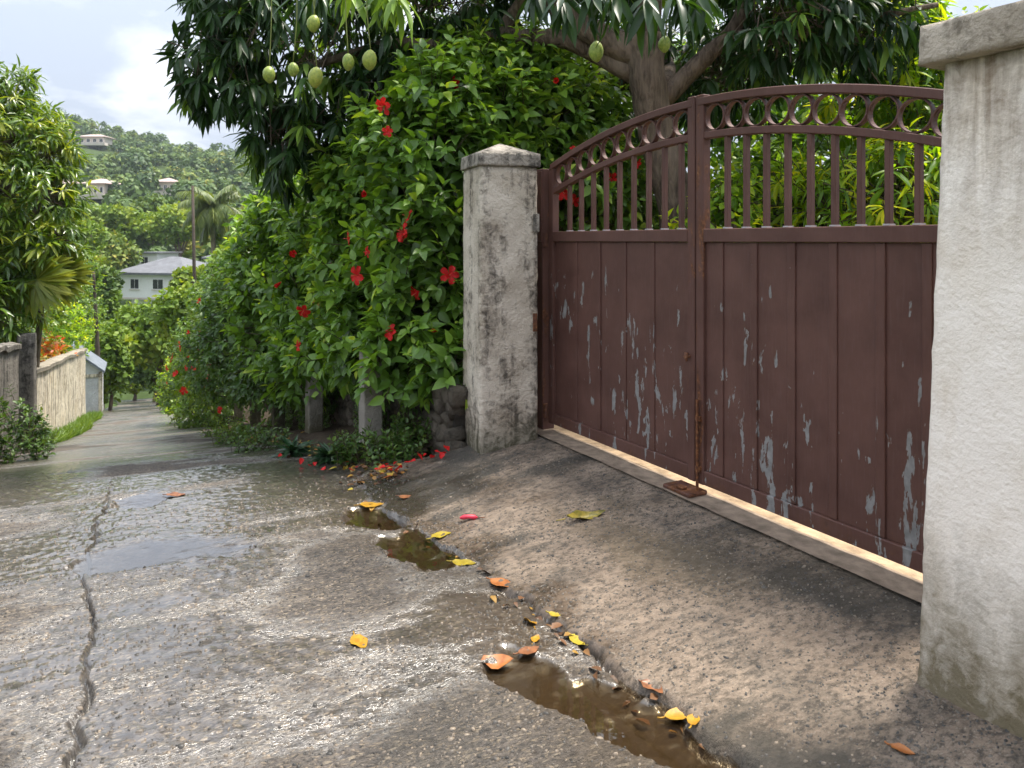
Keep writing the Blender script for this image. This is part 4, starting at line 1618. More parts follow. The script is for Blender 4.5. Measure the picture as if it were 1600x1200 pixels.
def whorls(P, D, nl, L, rng=RNG, droop=.75, cbase=None, cgain=.5, grav=1.0):
    """rosettes of long drooping leaves at twig ends"""
    n = len(P)
    D = unit(D + np.array([0, 0, -.15]) + rng.normal(size=(n, 3)) * .25)
    a1 = unit(np.cross(D, rng.normal(size=(n, 3))))
    a2 = np.cross(D, a1)
    out = Leaves()
    cb = rng.random(n) if cbase is None else cbase
    ph = rng.random(n) * 6.28
    for k in range(nl):
        th = ph + k * 2.4 + rng.normal(size=n) * .2
        o = a1 * np.cos(th)[:, None] + a2 * np.sin(th)[:, None]
        f = (k + .5) / nl
        ld = unit(o * (1 - .35 * f) + D * (.2 + .55 * f) + np.array([0, 0, -droop]) * rng.uniform(.4, 1.3, (n, 1)) * grav)
        pos = P + D * (.10 * f) + o * .01
        up = unit(o * .25 + np.array([0, 0, 1.]) + D * .4 + rng.normal(size=(n, 3)) * .3)
        R = rot_frames(ld, up)
        S = L * rng.uniform(.6, 1.12, n)
        C = np.clip(.05 + cgain * cb + .12 * f + rng.normal(size=n) * .1, 0, 1)
        out.add(pos, R, S, C)
    return out, (P, D)


def px_of(P):
    Y = np.maximum(P[:, 1], .1)
    return 800 + F * P[:, 0] / Y, HORIZON - F * P[:, 2] / Y


def pick_visible(P, R, S, nmax, cell=12):
    """indices of the leaves that show largest in the photograph: nearest in its picture cell"""
    mid = P + R[:, :, 0] * (S * .5)[:, None]
    px, py = px_of(mid)
    ok = (px > 5) & (px < 1595) & (py > 5) & (py < 1195) & (mid[:, 1] > .5)
    idx = np.where(ok)[0]
    key = (px[idx] // cell).astype(int) * 1000 + (py[idx] // cell).astype(int)
    o = np.argsort(mid[idx, 1])
    idx, key = idx[o], key[o]
    _, first = np.unique(key, return_index=True)
    cand = idx[first]
    size = S[cand] / mid[cand, 1]
    return cand[np.argsort(-size)[:nmax]]


NV = 6


def plant(root, lv, tmpl, mat, nparts, base, hi=None, mass_name='foliage'):
    """one plant's leaves: those that show largest as parts of their own, the rest as one mass"""
    P, R, S, C = lv.arrays()
    sel = pick_visible(P, R, S, nparts) if nparts else np.array([], int)
    rest = np.ones(len(P), bool); rest[sel] = False
    b = np.array(base)
    if rest.any():
        o = link(mass_name, leaf_mesh(mass_name, P[rest] - b, R[rest], S[rest], C[rest], tmpl, mat), root)
        o['kind'] = 'stuff'
    if len(sel):
        tm = hi or tmpl
        var = [leaf_mesh('leaf', np.zeros((1, 3)), np.eye(3)[None], np.ones(1), np.array([(k + .5) / NV]), tm, mat) for k in range(NV)]
        for i in sel:
            o = bpy.data.objects.new('leaf', var[min(NV - 1, int(C[i] * NV))])
            COL.objects.link(o)
            o.parent = root
            m = Matrix.Identity(4)
            for a in range(3):
                for c_ in range(3):
                    m[a][c_] = float(R[i, a, c_] * S[i])
                m[a][3] = float(P[i, a] - b[a])
            o.matrix_basis = m
    return P


def twigs_mesh(root, P, D, ln, base, rad=.004, mat=None, keep=1.0, name='twigs'):
    n = len(P)
    sel = RNG.random(n) < keep
    P, D, ln = P[sel], D[sel], ln[sel]
    n = len(P)
    a1 = unit(np.cross(D, np.array([.3, .5, .81]))); a2 = np.cross(D, a1)
    V = []
    for (s, r) in ((-.9, rad * 1.5), (.65, rad * .6)):
        for k in range(3):
            th = k * 2.094
            V.append(P + D * (ln * s)[:, None] + (a1 * math.cos(th) + a2 * math.sin(th)) * r)
    V = np.stack(V, 1)                       # n,6,3
    f = np.array([(0, 1, 4, 3), (1, 2, 5, 4), (2, 0, 3, 5)])
    Fq = (f[None] + (np.arange(n) * 6)[:, None, None]).reshape(-1, 4)
    me = np_mesh(name, V.reshape(-1, 3) - np.array(base), Fq, mat or M['twig'])
    o = link(name, me, root); o['kind'] = 'stuff'
    return o


def depth_at(P, px, py, rad=16):
    qx, qy = px_of(P)
    m = (np.abs(qx - px) < rad) & (np.abs(qy - py) < rad)
    if not m.any():
        d = (qx - px) ** 2 + (qy - py) ** 2
        return P[np.argsort(d)[:8], 1].min()
    return np.sort(P[m, 1])[:3].mean()


# hibiscus flower
def flower_mesh(seed, open_=1.0):
    rg = random.Random(seed)
    mb = MB()
    for k in range(5):
        a = 2 * math.pi * k / 5 + rg.uniform(-.15, .15)
        ca, sa = math.cos(a), math.sin(a)
        L = rg.uniform(.9, 1.1)
        cup = rg.uniform(.25, .5)
        rows = []
        for (s, w, z) in ((.05, .06, 0.0), (.35, .26, .22), (.72, .40, .36), (1.0, .30, .26 + rg.uniform(-.15, .1)), (1.08, .10, .16)):
            s2 = s * L * open_
            row = []
            for q in (-1, -.5, 0, .5, 1):
                y = w * q * (.45 + .55 * open_) + rg.uniform(-.02, .02)
                zz = z * cup * 2 + .10 * abs(q) * s + rg.uniform(-.03, .03)
                row.append((s2 * ca - y * sa, s2 * sa + y * ca, zz + .015 * k + s * (1 - open_) * 1.5))
            rows.append(row)
        b = len(mb.V)
        for r in rows:
            mb.V += r
        for i in range(4):
            for j in range(4):
                mb.Fa.append([b + i * 5 + j, b + (i + 1) * 5 + j, b + (i + 1) * 5 + j + 1, b + i * 5 + j + 1]); mb.mi.append(0)
    mb.tube([(0, 0, 0), (.03, .02, .55), (.08, .05, 1.0)], [.05, .035, .05], 6, mi=1)
    return mb.mesh('flower', [M['petal'], M['stamen']], smooth_shade=True)


FLOWERS = [flower_mesh(i) for i in range(4)] + [flower_mesh(5, .6), flower_mesh(6, .3), flower_mesh(7, .8)]


def put_flower(root, base, P, px, py, size, out=(-.55, -.85, .1), rg=random.Random(5), name='flower', back=.03):
    d = depth_at(P, px, py)
    p = at(px, py, d - back)
    o = link(name, FLOWERS[rg.choice((0, 1, 2, 3, 4, 5, 6, 0, 1))], root)
    o.location = tuple(p - np.array(base))
    dv = Vector(out) + Vector((rg.uniform(-.9, .9), rg.uniform(-.5, .5), rg.uniform(-.8, .6)))
    o.rotation_euler = dv.to_track_quat('Z', 'Y').to_euler()
    o.rotation_euler.rotate_axis('Z', rg.uniform(0, 6))
    s = size * rg.uniform(.7, 1.2)
    o.scale = (s, s, s)
    return o


def lobes_px(lst):
    out = []
    for (px, py, Y, rx, ry, rz) in lst:
        out.append((at(px, py, Y), (rx, ry, rz)))
    return out


def stems(root, base, pts_list, rads, mat, name='stem', jit=.2):
    for i, (pts, rd) in enumerate(zip(pts_list, rads)):
        bp = bezier_pts([tuple(np.array(p) - np.array(base)) for p in pts], 5)
        n = len(bp)
        rr = [rd * (1 - .55 * k / (n - 1)) for k in range(n)]
        MB().tube(bp, rr, 8, jit=jit, seed=i).build(name, mat, root, smooth_shade=True)


def shrub(name, label, cat, lobes, nshoot, nl, L, slen, mat, nparts, base, flowers=(), fsize=.05, fill=.35, group=None,
          tmpl=T_OVATE, fill_mat=None, stem_pts=None, shoot_kw=None, seed=1, tm_mass=None, twig_keep=.5):
    rng = np.random.default_rng(seed)
    root = thing(name, label, cat, tuple(base), 0, group)
    P, D = sample_lobes(lobes, nshoot, (.78, 1.02), rng)
    kw = dict(shoot_kw or {})
    lv, tw = shoots(P, D, nl, L, slen, rng, **kw)
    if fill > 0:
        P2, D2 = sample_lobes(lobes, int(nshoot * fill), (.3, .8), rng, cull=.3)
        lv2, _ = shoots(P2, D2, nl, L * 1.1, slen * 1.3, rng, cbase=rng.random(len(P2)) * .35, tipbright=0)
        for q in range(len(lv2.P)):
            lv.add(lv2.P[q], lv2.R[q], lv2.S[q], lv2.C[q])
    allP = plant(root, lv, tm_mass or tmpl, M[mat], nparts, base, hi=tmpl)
    twigs_mesh(root, tw[0], tw[1], tw[2], base, .0045, keep=twig_keep)
    if stem_pts:
        stems(root, base, stem_pts[0], stem_pts[1], M['bark'])
    rg = random.Random(seed)
    for (px, py) in flowers:
        put_flower(root, base, allP, px, py, fsize, rg=rg)
    return root, allP


def gz(u, v):
    return float(ground_z(np.array([u]), np.array([v]))[0])


def base_uv(u, v, dz=0.05):
    x, y = uv2xy(u, v)
    return (x, y, gz(u, v) + dz)


# ------------------------------------------------------------------ hedge along the lane
b = base_uv(6.7, 2.25)
L1 = lobes_px([(690, 500, 6.7, .50, .55, .55), (668, 390, 6.8, .62, .6, .7), (690, 270, 6.9, .58, .6, .6), (640, 235, 7.2, .5, .55, .5), (690, 170, 7.1, .5, .55, .5),
               (595, 400, 7.8, .62, .65, .75), (600, 500, 7.4, .55, .6, .6), (585, 300, 8.0, .55, .6, .55), (708, 570, 6.2, .24, .28, .24), (640, 555, 6.5, .45, .4, .30), (575, 540, 7.1, .4, .4, .30),
               (560, 260, 8.2, .4, .45, .4)])
stem1 = ([[b, at(660, 600, 7.3), at(650, 450, 7.3), at(650, 300, 7.4)], [b, at(620, 610, 7.6), at(600, 480, 8.0), at(590, 360, 8.2)],
          [b, at(690, 600, 7.2), at(690, 400, 7.2), at(700, 200, 7.3)]], [.05, .045, .04])
hedge1, HP1 = shrub('hibiscus_shrub', 'tall glossy green hibiscus shrub with red flowers against the grey pillar', 'shrub', L1, 1050, 9, .178, .31, 'hib', 300, b,
                    [(601, 165), (606, 206), (568, 297), (634, 370), (684, 518), (547, 372), (576, 393), (641, 340), (631, 364), (560, 430), (655, 455), (612, 520), (702, 430)], .066, .35, 'shrubs of the lane hedge',
                    stem_pts=stem1, seed=21, tm_mass=T_OVATE)

b = base_uv(6.5, 3.3, .3)
L2 = lobes_px([(770, 190, 7.3, .5, .5, .55), (800, 120, 7.6, .5, .5, .42), (860, 190, 7.7, .5, .5, .5), (920, 170, 8.0, .42, .45, .32), (730, 130, 7.7, .45, .5, .45),
               (860, 120, 7.9, .35, .4, .3), (890, 290, 7.6, .55, .45, .6), (960, 300, 7.8, .35, .4, .45)])
stem2 = ([[b, at(840, 330, 7.7), at(840, 200, 7.7)], [b, at(800, 330, 7.5), at(780, 200, 7.4)]], [.045, .04])
hedge2, HP2 = shrub('hibiscus_shrub', 'bushy hibiscus shrub rising behind the grey pillar and over the gate', 'shrub', L2, 700, 9, .168, .31, 'hib', 240, b,
                    [(714, 132), (868, 125), (897, 235), (897, 312), (955, 277), (999, 256), (880, 300)], .066, .4, 'shrubs of the lane hedge',
                    stem_pts=stem2, seed=22, shoot_kw=dict(tipbright=.35))

b = base_uv(9.0, 2.2)
L3 = lobes_px([(525, 350, 9.3, .62, .7, .75), (510, 460, 9.2, .7, .7, .8), (470, 345, 10.4, .6, .8, .62), (455, 480, 10.2, .8, .8, .9), (535, 530, 8.2, .5, .5, .5),
               (485, 320, 10.2, .5, .6, .35), (440, 400, 10.8, .65, .8, .75), (480, 560, 9.0, .5, .5, .5)])
stem3 = ([[b, at(510, 600, 9.3), at(515, 450, 9.3)], [b, at(470, 610, 10.2), at(460, 460, 10.4)]], [.05, .045])
hedge3, HP3 = shrub('hibiscus_shrub', 'dense green hibiscus shrub in the middle of the hedge', 'shrub', L3, 1100, 9, .165, .31, 'hib', 200, b,
                    [(459, 397), (475, 484), (499, 471), (549, 408), (520, 420), (440, 440), (505, 360), (468, 540)], .066, .3, 'shrubs of the lane hedge', stem_pts=stem3, seed=23)

b = base_uv(12.5, 2.1)
L4 = lobes_px([(405, 450, 12.4, .7, .9, .75), (398, 530, 12.4, .85, .9, .85), (375, 465, 13.6, .65, .9, .65), (372, 550, 13.6, .85, .9, .9), (430, 580, 10.6, .55, .6, .5)])
hedge4, HP4 = shrub('creeper_shrub', 'dark green creeper-covered bush between two flowering parts of the hedge', 'shrub', L4, 1200, 9, .125, .28, 'vine', 120, b,
                    [(386, 452), (393, 449)], .075, .3, 'shrubs of the lane hedge', stem_pts=([[b, at(400, 600, 12.6), at(398, 480, 12.6)]], [.05]), seed=24)

b = base_uv(17.5, 2.1)
L5 = lobes_px([(345, 485, 16.5, .6, .9, .8), (342, 570, 16.5, .9, 1.0, 1.1), (316, 545, 19.5, .7, 1.0, 1.0), (310, 605, 19.5, .9, 1.0, .9), (322, 640, 17.5, .7, .8, .5)])
fl5 = [(321, 455), (327, 481), (305, 541), (296, 556), (330, 571), (327, 591), (311, 560), (292, 575), (303, 575), (283, 540), (338, 612), (316, 520), (347, 590), (277, 585), (335, 500), (320, 600), (270, 560), (288, 610), (350, 540), (312, 470), (345, 640), (262, 575), (298, 520), (325, 550)]
hedge5, HP5 = shrub('hibiscus_shrub', 'lighter hibiscus shrub full of small red blooms far down the hedge', 'shrub', L5, 1100, 8, .13, .3, 'hib_bright', 60, b,
                    fl5, .085, .3, 'shrubs of the lane hedge', stem_pts=([[b, at(330, 640, 17.5), at(330, 540, 17)]], [.05]), seed=25, tm_mass=T_OVATE3)
b = base_uv(28.0, 1.9)
L6 = lobes_px([(284, 590, 27, .7, 1.0, .85), (282, 625, 28, .65, 1.0, .6), (292, 640, 25, .6, .8, .5)])
hedge6, HP6 = shrub('verge_shrub', 'yellowish low shrub at the road edge past the flowering hedge', 'shrub', L6, 420, 8, .13, .3, 'yellow_leaf', 0, b, [(277, 610), (262, 600)], .09, .3,
                    'shrubs of the lane hedge', stem_pts=([[b, at(266, 640, 27.4), at(266, 600, 27.4)]], [.05]), seed=26, tmpl=T_OVATE3)

# climbing creepers on the rubble wall
for i, (u0, u1, hmax, n, lab) in enumerate(((6.75, 7.6, .75, 300, 'small-leaved creeper on the rubble wall between the two posts nearest the pillar'),
                                            (8.95, 10.8, .95, 700, 'thick green creeper hanging over the rubble wall past the second post'),
                                            (11.5, 13.6, .9, 600, 'creeper covering the rubble wall past the third post'),
                                            (6.0, 6.3, .45, 110, 'thin creeper strands on the stones next to the grey pillar'))):
    rng = np.random.default_rng(60 + i)
    uu = rng.uniform(u0, u1, n)
    hh = rng.uniform(0, 1, n) ** .8 * hmax * (.6 + .4 * np.sin(uu * 5) ** 2)
    x, y = uv2xy(uu, 2.07 - .08 * rng.random(n))
    z = prof(uu) + .05 + hh
    P = np.stack([x, y, z], -1)
    D = np.tile(np.array([-RV[0], -RV[1], .1]), (n, 1))
    bb = base_uv((u0 + u1) / 2, 1.75, 0)
    root = thing('wall_creeper', lab, 'creeper', bb, 0, 'creepers on the rubble wall')
    lv, tw = shoots(P, D, 5, .055, .10, rng, lift=-.2, droop=.3, open_=1.0)
    plant(root, lv, T_OVATE3, M['weed'], 0, bb)
    twigs_mesh(root, tw[0], unit(np.array([0, 0, -1.]) + RNG.normal(size=(n, 3)) * .2), tw[2] * 1.6, bb, .003, keep=.5)


# weeds and rosettes at the foot of the hedge
def weed(px, py, rad, h, label, kind='weed', n=60, L=.07, mat='weed'):
    g = ground_hit(px, py)
    bb = (g[0], g[1], g[2] - .01)
    rng = np.random.default_rng(int(px * 7 + py))
    root = thing('weed_clump' if kind == 'weed' else 'rosette_plant', label, 'weed', bb, 0, 'weeds along the hedge foot')
    if kind == 'weed':
        a = rng.random(n) * 6.28; r = rad * np.sqrt(rng.random(n))
        P = np.stack([g[0] + r * np.cos(a), g[1] + r * np.sin(a) * .8, g[2] + h * rng.random(n) * (1 - .5 * (r / rad) ** 2)], -1)
        D = unit(np.stack([np.cos(a) * .4, np.sin(a) * .4, np.ones(n)], -1))
        lv, tw = shoots(P, D, 7, L, .16, rng, lift=.6, droop=.05, open_=.8)
        plant(root, lv, T_OVATE3, M[mat], 0, bb)
        twigs_mesh(root, tw[0], tw[1], tw[2] * 1.2, bb, .003, keep=.8)
    else:
        lv = Leaves()
        m = n
        a = rng.random(m) * 6.28
        e = rng.uniform(.15, 1.2, m)
        d = np.stack([np.cos(a) * np.cos(e), np.sin(a) * np.cos(e), np.sin(e)], -1)
        lv.add(np.tile(np.array(bb), (m, 1)) + np.array([0, 0, .03]), rot_frames(d, np.tile(np.array([0, 0, 1.]), (m, 1)) + rng.normal(size=(m, 3)) * .2), L * rng.uniform(.7, 1.1, m), rng.random(m))
        plant(root, lv, T_STRAP, M['rosette'], 24, bb)
    return root


weed(515, 722, .2, .2, 'dark green rosette plant with broad leaves at the hedge foot', 'ros', 60, .21)
weed(458, 712, .2, .2, 'dark leafy rosette further down the hedge foot', 'ros', 55, .21)
weed(405, 703, .3, .25, 'low weed clump by the third post of the hedge foot', n=60)
weed(372, 693, .35, .3, 'pale weed clump at the far hedge foot', n=60, mat='hib_bright')
weed(350, 680, .4, .35, 'leafy weed clump where the flowering hedge begins', n=70, mat='hib_bright')
weed(560, 722, .22, .22, 'feathery weeds between the rosette plant and the first post', n=60)
weed(612, 720, .24, .16, 'low spreading weeds in front of the first post', n=70)
weed(650, 708, .22, .34, 'taller weeds climbing the rubble wall right of the first post', n=70)
weed(700, 700, .12, .14, 'tiny weeds at the foot of the grey pillar', n=24)
weed(20, 722, .45, .95, 'tall leafy weeds at the foot of the blackened wall', n=150, L=.10)
weed(60, 705, .28, .35, 'small weeds under the tall blackened post', n=60)


# grass verge below the cream wall
def grass_verge():
    rng = np.random.default_rng(5)
    n = 6000
    u = rng.uniform(14.6, 28.5, n)
    w = .12 + .30 * vnoise(u * .5, u * 0, 4) * smooth(14.5, 20, u)
    v = -1.62 + w * rng.random(n) ** 1.5
    x, y = uv2xy(u, v)
    P = np.stack([x, y, ground_z(u, v) - .01], -1)
    D = unit(np.stack([rng.normal(size=n) * .35, rng.normal(size=n) * .35, np.ones(n)], -1))
    R = rot_frames(D, rng.normal(size=(n, 3)))
    me = leaf_mesh('verge_grass', P, R, rng.uniform(.10, .30, n), rng.random(n), T_BLADE, M['grass'])
    o = tag(link('verge_grass', me), 'bright green grass along the foot of the cream wall', 'grass', kind='stuff')


grass_verge()

# ------------------------------------------------------------------ mango tree
mb_ = at(1075, 470, 7.3)
MBASE = (1.72, 7.25, -1.62)


def build_mango():
    root = thing('mango_tree', 'big mango tree with rough dark trunk behind the gate, hung with green fruit', 'tree', MBASE)
    base = np.array(MBASE)
    def rel(pts):
        return [tuple(np.array(p) - base) for p in pts]
    T = [(1.74, 7.25, -1.7), (1.70, 7.25, -.6), (1.60, 7.2, .3), (1.42, 7.15, .95), (1.30, 7.1, 1.55), (1.26, 7.1, 1.95)]
    pts = bezier_pts(rel(T), 6); n = len(pts)
    rr = [.28 - .105 * min(1, k / (n * .4)) + .03 * max(0, (k / n - .8)) * 5 for k in range(n)]
    MB().tube(pts, rr, 18, jit=.10, seed=2).build('trunk', M['bark'], root, smooth_shade=True)
    limbs = [
        ([(1.28, 7.1, 1.75), (.75, 7.2, 2.05), (.2, 7.4, 2.5), (-.9, 7.7, 2.9), (-2.2, 7.9, 2.5)], .15),
        ([(1.2, 7.15, 1.6), (.55, 7.4, 2.0), (-.05, 7.5, 2.1), (.15, 7.4, 2.5), (.4, 7.2, 3.2)], .11),
        ([(-.05, 7.5, 2.1), (-.6, 7.6, 2.0), (-1.3, 7.9, 2.1), (-2.1, 8.0, 1.9), (-3.0, 7.9, 1.6)], .075),
        ([(1.45, 7.15, 1.35), (1.85, 7.1, 1.75), (2.1, 7.0, 2.0), (2.25, 6.9, 2.4), (2.5, 6.8, 3.0)], .10),
        ([(2.05, 7.0, 1.95), (2.6, 6.9, 1.9), (3.2, 6.7, 2.0), (3.8, 6.6, 2.1)], .06),
        ([(1.28, 7.1, 1.8), (1.3, 6.9, 2.5), (1.1, 6.0, 3.0), (.8, 4.8, 2.6), (.6, 4.1, 2.1)], .13),
        ([(.8, 4.8, 2.6), (-.1, 4.6, 2.6), (-.9, 4.5, 2.2)], .06),
        ([(1.5, 7.2, 1.5), (1.7, 8.2, 2.0), (1.4, 9.2, 2.4)], .09),
    ]
    for i, (p, r) in enumerate(limbs):
        q = bezier_pts(rel(p), 6); n = len(q)
        MB().tube(q, [r * (1 - .6 * k / (n - 1)) for k in range(n)], 10, jit=.14, seed=i).build('limb', M['bark'], root, smooth_shade=True)
    lobes = [
        ((-2.2, 8.0, 2.15), (1.15, 1.0, 1.0)), ((-3.1, 7.8, 1.85), (.5, .55, .42)), ((-2.95, 7.8, 2.7), (.65, .7, .6)),
        ((-2.35, 8.2, 1.15), (.55, .6, .5)), ((-1.4, 8.2, 1.6), (.7, .7, .65)), ((-2.5, 8.0, 1.2), (.35, .4, .35)),
        ((-.75, 7.9, 2.75), (1.1, .9, .65)), ((1.0, 7.6, 3.2), (1.6, 1.3, .7)),
        ((2.7, 7.0, 2.5), (.9, .9, .6)), ((2.3, 7.9, 1.8), (.8, .7, .55)), ((2.5, 6.5, 1.95), (.55, .4, .35)), ((3.2, 7.0, 2.0), (.6, .5, .42)),
        ((1.2, 9.6, 2.2), (2.0, .8, 1.0)), ((-.6, 9.2, 2.0), (1.3, .8, .9)), ((.6, 8.9, 1.2), (.7, .5, .6)),
    ]
    rng = np.random.default_rng(77)
    P, D = sample_lobes(lobes, 1500, (.5, 1.05), rng, cull=.42)
    ok = ~((np.abs(P[:, 0] - 1.35) < .42) & (P[:, 1] < 7.3) & (P[:, 2] < 1.75) & (P[:, 2] > .0))
    P, D = P[ok], D[ok]
    lv, tw = whorls(P, D, 12, .27, rng, droop=.8, cbase=rng.random(len(P)) ** 1.3, cgain=.8)
    # near sprays that hang into the top of the picture
    near = [(500, -20, 5.0, .22), (545, -30, 4.6, .25), (590, -30, 4.5, .3), (622, -10, 4.5, .22), (470, -10, 5.2, .25), (600, -50, 4.6, .25),
            (880, -10, 4.4, .22), (925, -20, 4.2, .25), (965, -15, 4.2, .3), (1010, -5, 4.2, .25), (1050, -10, 4.3, .25), (1090, -20, 4.4, .22), (845, -25, 4.6, .22),
            (330, 10, 7.2, .3), (375, 30, 7.2, .3), (420, 0, 6.9, .3), (312, -5, 7.2, .3), (308, 125, 7.3, .3), (345, 150, 7.2, .3), (395, 160, 7.3, .3), (452, 235, 7.6, .2),
            (490, 140, 7.2, .25), (525, 190, 7.6, .25), (370, 120, 7.2, .25), (440, 30, 7.0, .25), (330, 100, 7.4, .25)]
    nb = []
    for (px, py, Y, sp) in near:
        nb.append(at(px, py, Y))
    nb = np.array(nb)
    lit = np.array([.9 if (500 < q[0] < 650 and q[2] < 4.8) else .3 for q in near])  # light on the nearest left sprays is put into a brighter leaf colour
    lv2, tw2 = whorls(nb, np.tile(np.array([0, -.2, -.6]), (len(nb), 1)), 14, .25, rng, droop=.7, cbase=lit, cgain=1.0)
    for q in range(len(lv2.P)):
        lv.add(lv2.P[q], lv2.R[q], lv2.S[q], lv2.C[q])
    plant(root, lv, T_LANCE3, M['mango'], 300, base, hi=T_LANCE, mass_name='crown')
    # twigs run back from every rosette towards the middle of its lobe
    cs = np.array([l[0] for l in lobes])
    allP = np.concatenate([P, nb])
    k = np.argmin(((allP[:, None] - cs[None]) ** 2).sum(-1), 1)
    tgt = cs[k] + rng.normal(size=allP.shape) * .2
    tgt[len(P):] = nb + np.array([.1, .15, .6]) + rng.normal(size=nb.shape) * .15
    dv = allP - tgt
    ln = np.linalg.norm(dv, axis=1)
    twigs_mesh(root, allP - dv * .5, unit(dv), ln * .62, base, .006, M['bark'], 1.0)
    return root


build_mango()

# fruit
def fruit_mesh():
    mb = MB()
    prof_ = [(0, .0), (.06, .30), (.18, .55), (.35, .72), (.55, .74), (.72, .64), (.87, .42), (.96, .2), (1.0, .0)]
    n = 14
    for (s, r) in prof_:
        for k in range(n):
            a = 2 * math.pi * k / n
            mb.V.append((r * math.cos(a) * .5 + .10 * math.sin(s * 3) * .5, r * math.sin(a) * .46, -s))
    for i in range(len(prof_) - 1):
        for k in range(n):
            k2 = (k + 1) % n
            mb.Fa.append([i * n + k, (i + 1) * n + k, (i + 1) * n + k2, i * n + k2]); mb.mi.append(0)
    return mb.mesh('skin', M['mango_fruit'], smooth_shade=True)


FRUIT = fruit_mesh()
fruits = [
    (492, 38, 4.5, 30, -60, 'uppermost green mango, touching the near leaf spray over the lane'),
    (421, 117, 4.9, 28, -110, 'green mango hanging leftmost of all, in the dark leaves'),
    (458, 111, 4.8, 28, -90, 'green mango second from the left in the dark leaves'),
    (495, 119, 4.5, 30, -70, 'green mango directly below the uppermost one on a long stalk'),
    (544, 98, 4.4, 30, -80, 'green mango on a long straight stalk under the pale leaf spray'),
    (579, 92, 4.4, 30, -70, 'green mango hanging nearest to the hibiscus hedge top'),
    (932, 79, 4.3, 31, -90, 'green mango on a long stalk over the gate, left of the trunk'),
    (1040, 71, 4.3, 31, -70, 'green mango hanging in front of the mango trunk'),
]
for i, (px, py, Y, hpx, tt, lab) in enumerate(fruits):
    h = hpx / F * Y * random.uniform(.82, 1.14)
    top = at(px, py - hpx / 2, Y)
    r = thing('mango_fruit', lab, 'mango', tuple(top), 0, 'mangoes hanging from the tree')
    f = link('skin', FRUIT, r)
    f.scale = (h * .96, h * .96, h)
    f.rotation_euler = (random.uniform(-.1, .1), random.uniform(-.12, .12), random.uniform(0, 6))
    up = at(px + random.uniform(-3, 3), py - hpx / 2 + tt - 70, Y) - top
    MB().tube(bezier_pts([(0, 0, -.004), tuple(up * .5 + np.array([random.choice((-1, 1)) * random.uniform(.008, .025), .01, 0])), tuple(up)], 5), .0035, 6).build('stalk', M['stalk'], r, smooth_shade=True)


# ------------------------------------------------------------------ garden behind the gate
def garden_base(x, y):
    return (x, y, -1.55)


def gshrub(label, x, y, lobes, n, nl, L, mat, nparts, tmpl, seed, kind='shoots', name='garden_shrub', cat='shrub'):
    base = garden_base(x, y)
    rng = np.random.default_rng(seed)
    root = thing(name, label, cat, base, 0, 'garden plants behind the gate')
    P, D = sample_lobes(lobes, n, (.6, 1.03), rng, cull=.5)
    if kind == 'shoots':
        lv, tw = shoots(P, D, nl, L, .3, rng, lift=.45, droop=.2, open_=.8, tipbright=.35)
        plant(root, lv, tmpl, M[mat], nparts, base)
        twigs_mesh(root, tw[0], tw[1], tw[2], base, .005, keep=.6)
    else:
        lv, tw = whorls(P, D, nl, L, rng, droop=.55, cgain=.85)
        plant(root, lv, tmpl, M[mat], nparts, base)
        twigs_mesh(root, tw[0], unit(tw[1] + np.array([0, 0, .4])), np.full(len(P), .35), base, .006, keep=.8)
    c = np.array(lobes[0][0])
    stems(root, base, [[base, (x * .6 + c[0] * .4, y * .6 + c[1] * .4, c[2] * .5 - .5), tuple(c)],
                       [base, (x + .15, y + .1, -.6), tuple(np.array(lobes[-1][0]))]], [.05, .04], M['bark'])
    return root


gshrub('yellow-green long-leaved shrub behind the right gate leaf', 2.9, 7.0,
       lobes_px([(1330, 330, 7.0, .6, .5, .55), (1260, 330, 7.4, .5, .5, .5), (1400, 300, 6.6, .5, .5, .5), (1350, 430, 6.8, .8, .6, .6)]), 420, 9, .21, 'yellow_leaf', 180, T_LANCE3, 31, 'whorls')
gshrub('broad-leaved dark shrub behind the gate where the leaves meet', 2.3, 8.0,
       lobes_px([(1200, 330, 8.0, .6, .5, .6), (1160, 380, 7.8, .6, .5, .6), (1250, 260, 8.3, .55, .5, .5), (1230, 420, 7.6, .9, .5, .6)]), 380, 8, .17, 'hib', 160, T_OVATE, 32)
gshrub('bright backlit sapling rising above the gate near the white pillar', 4.2, 7.6,
       lobes_px([(1400, 130, 7.6, .45, .45, .5), (1420, 60, 7.8, .45, .45, .45), (1380, 10, 7.9, .5, .4, .4), (1445, 190, 7.4, .35, .4, .4), (1340, 160, 8.0, .4, .4, .35), (1470, 100, 7.6, .4, .4, .4)]), 260, 9, .23, 'yellow_leaf', 120, T_LANCE, 33, 'whorls', 'garden_sapling', 'tree')
gshrub('fine-leaved green bush behind the gate beside the white pillar', 4.6, 7.2,
       lobes_px([(1470, 260, 7.2, .5, .5, .7), (1440, 330, 7.0, .5, .5, .5), (1500, 350, 6.8, .6, .6, .8)]), 420, 9, .10, 'hib_bright', 60, T_OVATE3, 34)
gshrub('deep green shrub behind the left gate leaf and the trunk', .9, 8.4,
       lobes_px([(950, 330, 8.6, .7, .5, .7), (1020, 360, 8.2, .6, .5, .6), (1090, 340, 8.4, .45, .5, .6), (900, 400, 8.2, .7, .5, .7)]), 420, 8, .14, 'hib', 100, T_OVATE, 35)
gshrub('yellowish low shrub at the trunk foot behind the meeting stiles', 1.9, 6.4,
       lobes_px([(1125, 390, 6.6, .3, .3, .45), (1080, 430, 6.4, .35, .3, .4), (1140, 310, 6.9, .22, .25, .25)]), 140, 9, .13, 'yellow_leaf', 40, T_OVATE, 36)
